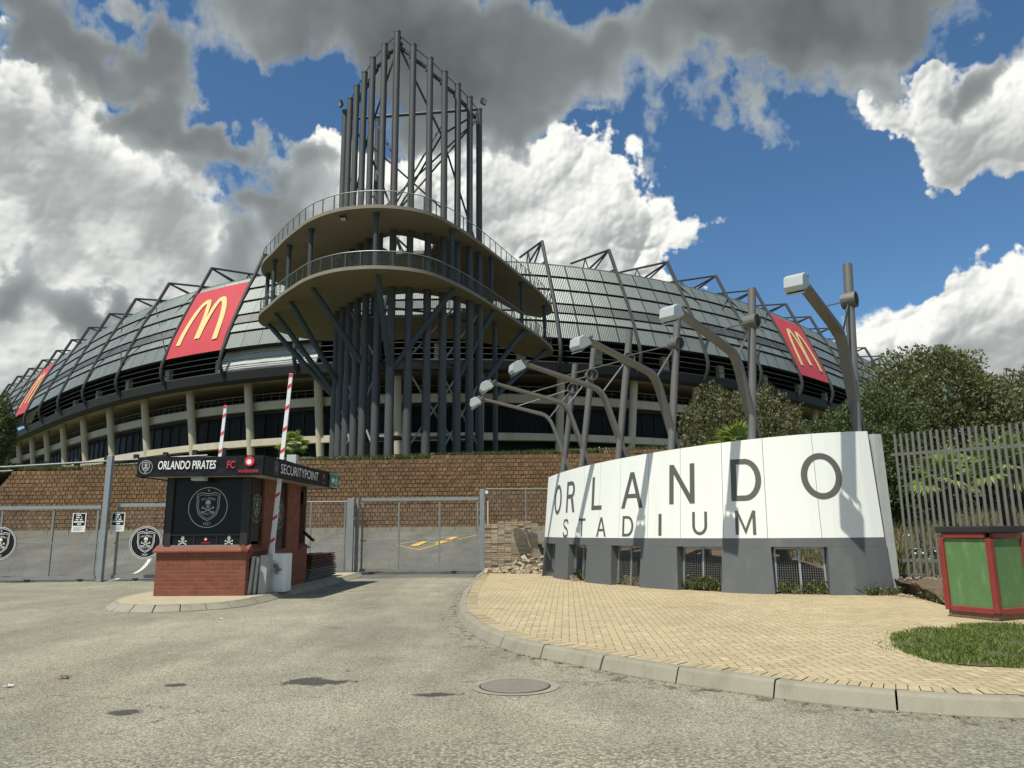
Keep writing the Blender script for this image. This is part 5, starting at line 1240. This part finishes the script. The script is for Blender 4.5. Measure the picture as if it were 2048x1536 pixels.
# boards leaning by the barrier, and the stack behind it
MSL = mat('pale_grey_slab', (.34, .35, .33), .8, var=.2, vs=4, fine=.1, grime=((.2, .19, .16), 4, .4))
for k, (x, y, h, ln, lab) in enumerate(((-5.97, 17.42, .84, .06, 'pale grey slab leaning on the booth, outermost left of three'), (-5.89, 17.52, .82, .05, 'pale grey slab leaning between two others by the barrier'), (-5.80, 17.60, .86, .02, 'widest pale grey slab leaning next to the white barrier cabinet'))):
    mb = MB(); a = V((x, y, .13)); w = .05 if k < 2 else .16
    mb.prism([a, a+V((w, .03, 0)), a+V((w+ln, .03+.02, h)), a+V((ln, .02, h))], (-.02, .42, 0)); mb.solo('slab', MSL, lab, 'slab', 'slabs leaning by the barrier', bevel=.004)
MRS = mat('maroon_boards', (.125, .045, .032), .75, var=.3, vs=5, fine=.15); MGS = mat('grey_boards', (.15, .155, .14), .8, var=.3, vs=5, fine=.15)
for k in range(11):
    z = .16+k*.066; mr = k >= 5; o = V((-6.05+random.uniform(-.03, .03), 23.4, z)); w = .62; L = 3.3-(k*.05)+random.uniform(-.1, .1)
    mb = MB(); prof = []
    zig = [(-w/2, 0), (-w/4, .02), (0, 0), (w/4, .02), (w/2, 0)]
    rows_ = [[V((o.x+a, o.y-L/2+q*L, z+b+random.uniform(-.004, .004))) for a, b in zig] for q in (0, .33, .66, 1)]
    mb.slab(rows_, (0, 0, .034))
    mb.solo('board', MRS if mr else MGS, 'maroon board in the upper half of the stack behind the booth' if mr else 'grey board in the lower half of the stack behind the booth', 'board', 'maroon boards in the stack' if mr else 'grey boards in the stack')

# ------------------------------------------------------------------ stacked and broken pavers at the gate
def paver_mesh(seed, sx, sy, sz):
    rr = random.Random(seed); mb = MB(); mb.box((0, 0, sz/2), (sx, sy, sz)); mb.v = [(x+rr.uniform(-.004, .004), y+rr.uniform(-.004, .004), z+rr.uniform(-.003, .003)) for x, y, z in mb.v]
    o = mb.build('paver', M['paver']); return o
pm = island_mat('stack_pavers', [(.26, .20, .13), (.36, .285, .19), (.42, .34, .235), (.31, .24, .16)], .9, .4, 40)
def instance(o, loc, rz, lab, cat, group, first, rx=0, ry=0, s=1):
    c = o if first else o.copy()
    if not first: COL.objects.link(c)
    c.location = loc; c.rotation_euler = (rx, ry, rz); c.scale = (s, s, s); return tag(c, lab, cat, group)
protos = [paver_mesh(k, .210, .34, .061) for k in range(3)]
for p_ in protos:
    p_.data.materials[0] = M['paver']
used = set(); X0 = PY(969, 1140, 25.6).x; zrow = .0705
for col_ in range(8):
    nrow = [23, 23, 24, 24, 25, 24, 24, 23][col_]
    for r in range(nrow):
        pi_ = random.randrange(3)
        x = X0+.115+col_*.222+(.10 if r % 9 == 8 and col_ < 7 else 0)*0+random.gauss(0, .004); y = 25.6+random.gauss(0, .010)
        instance(protos[pi_], (x, y, .10+r*zrow), random.gauss(0, .008), 'tan paver in the neat stack beside the right gate', 'paver', 'pavers in the neat stack', pi_ not in used, random.gauss(0, .004), random.gauss(0, .004)); used.add(pi_)
def chunk(seed):
    rr = random.Random(seed); bm = bmesh.new(); bmesh.ops.create_cube(bm, size=1)
    bmesh.ops.bisect_plane(bm, geom=bm.verts[:]+bm.edges[:]+bm.faces[:], plane_co=(.22, .1, .05), plane_no=(rr.uniform(.5, 1), rr.uniform(-.6, .6), rr.uniform(-.5, .5)), clear_outer=True)
    bmesh.ops.holes_fill(bm, edges=bm.edges[:])
    for v in bm.verts: v.co = V((v.co.x*.21+rr.uniform(-.012, .012), v.co.y*.15+rr.uniform(-.012, .012), v.co.z*.075+rr.uniform(-.006, .006)))
    me = bpy.data.meshes.new('broken_paver'); bm.to_mesh(me); bm.free(); me.materials.append(M['rubble']); o = bpy.data.objects.new('broken_paver', me); COL.objects.link(o); return o
chunks = [chunk(k) for k in range(5)]; used = set()
for k in range(105):
    u = random.random(); x = lerp(X0+.05, X0+1.95, u**.75); f_ = max(.05, sm((x-X0-.2)/1.4)); hmax = .10+.50*f_
    y = 25.15-random.random()*.55*(.4+f_); z = .13+max(0, hmax*(1-(25.15-y)/.62))*random.random()**.5
    pi_ = random.randrange(5)
    instance(chunks[pi_], (x, y, z), random.uniform(0, 6), 'broken paver in the rubble heap between stack and sign wall', 'rubble', 'broken pavers heaped by the stack', pi_ not in used, random.uniform(-.6, .6), random.uniform(-.6, .6), random.uniform(.65, 1.25)); used.add(pi_)
# loose pavers set down by the sign wall
def loose(px, py, z, rz, lab, y=None):
    p = PZ(px, py, .15); o = paver_mesh(px, .215, .11, .065); o.name = 'paver'; o.data.materials[0] = M['rubble']; o.location = (p.x, p.y, z); o.rotation_euler = (0, 0, rz); tag(o, lab, 'paver', 'loose pavers by the sign wall')
loose(1459, 1184, .148, .1, 'bottom paver of the pile of three against the grey wall base'); loose(1458, 1184, .215, .02, 'middle paver of the pile of three against the grey wall base'); loose(1457, 1184, .282, -.08, 'top paver of the pile of three against the grey wall base')
loose(1150, 1162, .150, .5, 'lower of two pavers in front of the small left opening of the sign wall'); loose(1149, 1161, .217, .3, 'upper of two pavers in front of the small left opening of the sign wall')

# guard rail on top of the bank at the left
gr = thing('guard_rail', (-19, 38.9, 5.0), 'low steel guard rail along the top of the bank at the left', 'guard rail')
gA, gB = PY(5, 934, 39.2), PY(300, 912, 39.2)
for dz, r_ in ((0, .06), (-.22, .05)): MB().tube([gA+V((-.1, 0, dz)), gA+V((.2, 0, dz)), gB+V((3, 0, dz))], r_, 6).build('rail', M['galvdull'], gr)
for k in range(9): q = gA.lerp(gB, -.1+k*.2); MB().box(q+V((0, .1, -.35)), (.22, .18, 1.0)).build('post', M['gutter'], gr)

# ------------------------------------------------------------------ trees, hedges, palms, grass
def raw_mesh(name, verts, nper, m, parent=None):
    me = bpy.data.meshes.new(name); n = len(verts); nf = n//nper
    me.vertices.add(n); me.vertices.foreach_set('co', np.asarray(verts, np.float32).ravel())
    me.loops.add(n); me.loops.foreach_set('vertex_index', np.arange(n, dtype=np.int32))
    me.polygons.add(nf); me.polygons.foreach_set('loop_start', np.arange(0, n, nper, dtype=np.int32))
    me.update(calc_edges=True); me.materials.append(m); me.validate()
    o = bpy.data.objects.new(name, me); COL.objects.link(o)
    if parent: o.parent = parent
    return o
def leaf_cloud(blobs, n, size, up=.5, seed=1, shell=.16, lump=.16):
    """leaf-sized rhombs through the outer part of lumpy ellipsoids; blobs = (centre, radii, weight)"""
    g = np.random.default_rng(seed); wsum = sum(b[2] for b in blobs); out = []
    for c, rad, w in blobs:
        k = int(n*w/wsum); d = g.normal(size=(k, 3)); d /= np.linalg.norm(d, axis=1)[:, None]
        ph = g.uniform(0, 6, 6)
        lumps = lump*(np.sin(d[:, 0]*6+ph[0])*np.sin(d[:, 1]*6+ph[1])+np.sin(d[:, 2]*8+ph[2])*np.sin(d[:, 0]*9+ph[3])*.7)+lump*.5*np.sin(d[:, 0]*17+ph[4])*np.sin(d[:, 2]*19+ph[5])
        r = 1+lumps-np.abs(g.normal(0, shell, k)); r = np.where(g.random(k) < .05, r+g.random(k)*.10, r)
        p = np.array(c)+d*np.array(rad)*r[:, None]
        ax = d*.9+g.normal(0, .8, (k, 3))+np.array([0, 0, up]); ax /= np.linalg.norm(ax, axis=1)[:, None]
        sd = np.cross(ax, g.normal(size=(k, 3))); sd /= np.linalg.norm(sd, axis=1)[:, None]+1e-6
        L = size*g.uniform(.6, 1.4, k)[:, None]; Wd = L*.28
        q = np.stack([p, p+ax*L*.5+sd*Wd, p+ax*L, p+ax*L*.5-sd*Wd], 1); out.append(q.reshape(-1, 3))
    return np.concatenate(out)
def tree(name, x, y, z, blobs, n, size, m, lab, cat, stems=4, group=None, seed=1, spread=.8):
    t = thing(name, (x, y, z), lab, cat, group); rr = random.Random(seed)
    v = leaf_cloud([((a, b, c), r, w) for a, b, c, r, w in blobs], n, size, seed=seed); raw_mesh('crown', v, 4, m, t)
    mb = MB()
    for k in range(stems):
        a, b, c, r, w = blobs[k % len(blobs)]; e = V((a+rr.uniform(-.5, .5)*r[0], b+rr.uniform(-.5, .5)*r[1], c+r[2]*.45)); s = V((rr.uniform(-.2, .2), rr.uniform(-.2, .2), -.1))
        mid = s.lerp(e, .45)+V((rr.uniform(-.2, .2), rr.uniform(-.2, .2), .2))
        mb.tube([V((x, y, z))+q for q in (s, mid, e)], [.11, .07, .02], 6)
        for j in range(3):
            q = mid.lerp(e, rr.uniform(0, .8)); f_ = q+V((rr.uniform(-1, 1)*r[0]*.7, rr.uniform(-1, 1)*r[1]*.7, rr.uniform(.2, .9)*r[2]*.6)); mb.tube([V((x, y, z))+q, V((x, y, z))+f_], [.045, .012], 5)
    mb.build('trunk', M['bark'], t); return t
tree('bush', 7.9, 26, .7, [(0, 0, 2.85, (2.35, 1.9, 2.6), 1), (-1.3, -.4, 1.9, (1.45, 1.4, 1.9), .55), (1.3, -.3, 2.1, (1.5, 1.4, 2.1), .55)], 56000, .115, M['bush_olive'], 'rounded olive-green bush between two lamp masts behind the sign wall', 'bush', seed=3)
tree('bush', 12.1, 27, 1.2, [(0, 0, 2.2, (2.2, 1.6, 2.3), 1), (1.4, .3, 2.9, (1.5, 1.4, 2.3), .7), (-1.3, -.3, 1.5, (1.3, 1.2, 1.5), .4)], 42000, .12, M['bush_dark'], 'dark green bush behind the right end of the sign wall', 'bush', seed=5)
tree('tree', 17.0, 30, 2.2, [(0, 0, 3.2, (3.0, 2.3, 3.0), 1), (-1.6, -.3, 2.6, (1.9, 1.8, 2.5), .6), (1.9, 0, 2.4, (1.8, 1.7, 2.4), .5), (.2, 0, 4.6, (1.9, 1.6, 1.7), .4)], 60000, .14, M['bush'], 'tallest dense green tree right of the tallest lamp mast', 'tree', 6, seed=8)
tree('tree', 22.2, 30.5, 2.3, [(0, 0, 3.1, (2.6, 2.2, 2.6), 1), (1.8, 0, 3.0, (2.0, 1.8, 2.5), .6), (-1.7, 0, 2.4, (1.4, 1.5, 2.1), .5)], 52000, .14, M['bush'], 'dense green tree at the right edge behind the palisade fence', 'tree', 6, seed=12)
tree('tree', 27.5, 32, 2.4, [(0, 0, 3.4, (3.2, 2.2, 3.0), 1)], 20000, .16, M['bush_dark'], 'dark tree just outside the right edge', 'tree', 5, seed=15)
p_ = PY(-12, 880, 44)
tree('tree', p_.x-.3, 44, 2.6, [(0, 0, p_.z-2.2, (1.25, 1.3, 2.2), 1), (-1.0, 0, p_.z-3.0, (1.5, 1.2, 2.4), .6), (.5, -.2, 2.0, (1.0, 1.0, 1.6), .4)], 20000, .14, M['bush_dark'], 'dark tree at the left edge above the end of the block wall', 'tree', 4, seed=21)

def frond_mesh():
    """a fan leaf along +x: stalk and pleated segments with drooping tips"""
    mb = MB(); mb.tube([(0, 0, 0), (.28, 0, .05), (.55, 0, .06)], [.014, .010, .006], 5)
    n = 26
    for k in range(n):
        a = lerp(-1.75, 1.75, k/(n-1)); L = .62*(1-.20*abs(a)/1.75)*random.uniform(.9, 1.08); w = .040
        d = V((cos(a), sin(a), 0)); s = V((-d.y, d.x, 0)); o = V((.55, 0, .06)); z = .012*(1 if k % 2 else -1)
        q1 = o+d*L*.55+V((0, 0, .03)); q2 = o+d*L+V((0, 0, -.05-.10*random.random()))
        mb.poly([o, q1+s*w+V((0, 0, z)), q1-s*w+V((0, 0, -z))]); mb.poly([q1+s*w+V((0, 0, z)), q2, q1-s*w+V((0, 0, -z))])
    o = mb.build('frond', M['palm'], None, normals=False); return o
fr0 = [frond_mesh() for _ in range(3)]; usedf = set()
def palm(x, y, z, h, sc, n, lab, seed):
    rr = random.Random(seed); t = thing('fan_palm', (x, y, z), lab, 'palm', 'fan palms behind the wall and fence')
    mb = MB(); mb.tube([(x, y, z-.1), (x+.03, y, z+h*.5), (x, y, z+h)], [.16, .13, .11], 9)
    for k in range(26): a = rr.uniform(0, 6.3); zz = z+h*rr.uniform(.35, 1); mb.bar((x+.11*cos(a), y+.11*sin(a), zz), (x+.24*cos(a), y+.24*sin(a), zz+.10), .05, .02)
    mb.build('trunk', M['bark'], t)
    for k in range(n):
        i = rr.randrange(3); f_ = fr0[i] if i not in usedf else fr0[i].copy()
        if i in usedf: COL.objects.link(f_)
        usedf.add(i); f_.parent = t; f_.location = (0, 0, h); el = lerp(1.35, -.55, (k/(n-1))**.8); az = k*2.4+rr.uniform(-.3, .3)
        f_.rotation_euler = (rr.uniform(-.4, .4), -el, az); f_.scale = [sc*rr.uniform(.85, 1.1)]*3
palm(6.15, 20.5, .65, 2.85, .85, 20, 'fan palm peeping over the sign wall beside the second lamp mast', 1)
palm(10.75, 18.9, .45, 2.2, .78, 20, 'pale green fan palm behind the fence, nearest to the sign wall', 2)
palm(12.35, 19.2, .5, 2.35, .95, 24, 'larger fan palm behind the fence, further right', 3)
q_ = PY(588, 892, 46)
palm(q_.x, 46, 5.2, q_.z-5.2, .95, 18, 'small palm on the bank right behind the booth roof', 4)

def blades(name, pts, h0, h1, w, m, lean=.35, seed=2, nseg=1):
    g = np.random.default_rng(seed); p = np.asarray(pts); k = len(p); a = g.uniform(0, 2*pi, k); h = g.uniform(h0, h1, k)
    s = np.stack([np.cos(a), np.sin(a), 0*a], 1)*w*.5; l = g.normal(0, lean, (k, 2))*h[:, None]
    top = p+np.concatenate([l, h[:, None]*.92], 1); mid = p+np.concatenate([l*.35, h[:, None]*.55], 1)
    v = np.stack([p-s, p+s, mid+s*.75, top, mid-s*.75], 1).reshape(-1, 3); return struct(raw_mesh(name, v, 5, m), 'stuff')
def in_poly(x, y, P):
    c = False; j = len(P)-1
    for i in range(len(P)):
        if (P[i][1] > y) != (P[j][1] > y) and x < (P[j][0]-P[i][0])*(y-P[i][1])/(P[j][1]-P[i][1])+P[i][0]: c = not c
        j = i
    return c
LW = [(4.36, 9.16), (4.22, 8.55), (4.22, 7.95), (4.5, 7.66), (5.2, 7.62), (6.4, 7.8), (8.2, 8.4), (9.2, 9.4), (8.6, 10.5), (7.03, 10.85), (6.1, 10.75), (5.4, 10.45), (4.75, 9.9)]
lw = catmull([V((x, y, 0)) for x, y in LW], 8, True)
lcx = V((6.3, 9.2, 0)); lwj = [V((lerp(p.x, lcx.x, .04)+random.uniform(-.04, .04), lerp(p.y, lcx.y, .05)+random.uniform(-.04, .04), .156)) for p in lw]
struct(MB().poly(lwj).build('lawn', M['turfsoil']))
pts = []
while len(pts) < 42000:
    x, y = random.uniform(4.1, 9.3), random.uniform(7.5, 11)
    ok = in_poly(x, y, LW)
    if not ok and random.random() < .10: ok = in_poly(x+random.uniform(-.2, .2), y+random.uniform(-.16, .16), LW)
    if ok and random.random() < .55+.6*math.sin(x*5+1)*math.sin(y*4.3): pts.append((x, y, .155))
blades('lawn_grass', pts, .02, .07, .009, M['grass'], .55)
# grass on top of the retaining wall, and long grass on the slope behind the fence
pts = [(x, y, plateau_z(y)+.02*(x+8)) for x, y in ((random.uniform(-25, 9.2), 38.12+abs(random.gauss(0, .7))) for _ in range(22000))]
pts = [(x, y, max(z, wall_top(x)-.1)) for x, y, z in pts]; blades('bank_grass', pts, .12, .50, .035, M['longgrass'], .4)
def gz_at(x, y):
    k = min(front, key=lambda p: abs(p.x-x)); return garden_z(x, k.y, max(0, y-k.y))
pts = []
for _ in range(17000):
    x = random.uniform(8.3, 26); y = 16.6+random.random()**1.2*14
    if y < 17.5 and random.random() < .6: continue
    pts.append((x, y, gz_at(x, y)-.02))
blades('long_grass', pts, .12, .5, .03, M['longgrass'], .3)
# white flowers standing in the grass
fp_ = [(x, y, max(plateau_z(y)+.02*(x+8), wall_top(x)-.1)+random.uniform(.22, .4)) for x, y in ((random.choice((random.uniform(-14, 0), random.uniform(2, 9))), 38.2+abs(random.gauss(0, .5))) for _ in range(110))]
fp_ += [(x, y, gz_at(x, y)+random.uniform(.3, .5)) for x, y in ((random.uniform(8.6, 16), random.uniform(17.2, 22)) for _ in range(120))]
mb = MB()
for p in fp_: s = random.uniform(.018, .045); mb.ball(p, s, 5, 3, (1, 1, .6))
struct(mb.build('wild_flowers', M['flower'], normals=False), 'stuff')
# weeds in the wall openings and round the bin
pts = []; lv = []
def weedpatch(cx, cy, rx, ry, n, z0=.14):
    for _ in range(n): a = random.uniform(0, 6.3); q = random.random()**.6; lv.append((cx+rx*q*cos(a), cy+ry*q*sin(a), z0+random.uniform(0, .02)))
for (a, b), n in zip(OPEN, (60, 150, 30, 420, 260)):
    for _ in range(n):
        s = lerp(a, b, random.random()) if b != 10.23 else lerp(a, b, 1-random.random()**1.8*.9); p = wall_pt(s)-wall_n(s)*random.uniform(.14, .7); lv.append((p.x, p.y, .16+random.random()*.12))
weedpatch(8.0, 14.7, .30, .22, 170, .17); weedpatch(7.8, 13.8, .3, .4, 220, .16); weedpatch(8.5, 14.0, .4, .4, 160, .25); weedpatch(7.45, 12.95, .2, .15, 70); weedpatch(7.4, 15.6, .4, .05, 60); weedpatch(8.7, 15.4, .5, .4, 110)
blades('weeds', lv, .05, .26, .03, M['longgrass'], .55, 9)
g = np.array([(p[0], p[1], p[2]+.07) for p in lv for _ in (0, 1)]); g = g+RNG.normal(0, .05, g.shape); g[:, 2] = np.abs(g[:, 2]-.14)+.15
k = len(g); ax = RNG.normal(size=(k, 3))+np.array([0, 0, .6]); ax /= np.linalg.norm(ax, axis=1)[:, None]; sd = np.cross(ax, RNG.normal(size=(k, 3))); sd /= np.linalg.norm(sd, axis=1)[:, None]
L = .055*RNG.uniform(.6, 1.5, k)[:, None]
struct(raw_mesh('weed_leaves', np.stack([g, g+ax*L*.5+sd*L*.3, g+ax*L, g+ax*L*.5-sd*L*.3], 1).reshape(-1, 3), 4, leaf_mat('weed_leaf', [(.05, .075, .02), (.085, .11, .03), (.13, .14, .05)])), 'stuff')
# stones and clods in the bare soil
mb = MB()
for _ in range(640):
    if random.random() < .35: s = lerp(*random.choice(OPEN), random.random()); d_ = random.uniform(.1, .75); q = wall_pt(s)-wall_n(s)*.12; p = V((q.x, q.y+d_, garden_z(q.x, q.y, d_)))
    else:
        p = V((random.uniform(7.6, 9.2), random.uniform(13.2, 16.4), 0)); y0_ = 15.3 if p.x < 7.9 else lerp(15.0, 12.5, (p.x-7.9)/1.3); p.z = garden_z(p.x, y0_, max(0, p.y-y0_))+.03
    r = random.uniform(.012, .045); mb.ball(p, r, 6, 4, (random.uniform(.8, 1.4), 1, .7))
struct(mb.build('stones', island_mat('soil_stones', [(.14, .10, .07), (.30, .25, .18), (.22, .16, .1), (.42, .38, .3)], .9), normals=False), 'stuff')

# car park strip and the car seen through the fence
rows_ = [[(x, y, gz_at(x, y)+.10) for x in np.linspace(12, 60, 25)] for y in (29.6, 29.7, 34, 38)]
struct(MB().grid(rows_).build('car_park', M['yard']))
cx_, cy_ = 24.35, 35.0; cz_ = gz_at(23, 35)+.12
car = thing('parked_car', (cx_, cy_, cz_), 'small red car parked beyond the fence at the right edge', 'car')
prof = [(-2.0, .25), (-2.05, .55), (-1.95, .78), (-1.2, .92), (-.6, 1.38), (.9, 1.42), (1.55, 1.0), (2.0, .85), (2.05, .3)]
mb = MB(); mb.prism([V((cx_+x, cy_-.85, cz_+z)) for x, z in prof], (0, 1.7, 0)); mb.build('body', mat('car_red', (.35, .02, .03), .3), car, bevel=.06)
for a in ([(-1.05, .95), (-.55, 1.32), (.1, 1.35), (.1, .95)], [(.18, .95), (.18, 1.35), (.85, 1.35), (1.35, .98)]):
    MB().prism([V((cx_+x, cy_-.862, cz_+z)) for x, z in a], (0, .02, 0)).build('side_window', M['glass'], car)
MB().prism([V((cx_-1.22, cy_-.7, cz_+.95)), V((cx_-1.22, cy_+.7, cz_+.95)), V((cx_-.66, cy_+.62, cz_+1.36)), V((cx_-.66, cy_-.62, cz_+1.36))], (-.02, 0, .02)).build('windscreen', M['glass'], car)
for wx in (-1.25, 1.25):
    for wy in (-.82, .82):
        w = MB(); w.tube([(cx_+wx, cy_+wy-.1, cz_+.3), (cx_+wx, cy_+wy+.1, cz_+.3)], .31, 16); w_ = w.build('wheel', M['matblack'], car)
        MB().tube([(cx_+wx, cy_+wy-.115, cz_+.3), (cx_+wx, cy_+wy+.115, cz_+.3)], .19, 12).build('rim', M['galv'], w_)
for wy in (-.6, .6): MB().box((cx_-2.0, cy_+wy, cz_+.68), (.12, .3, .14)).build('headlight', M['lamphead'], car, bevel=.02)
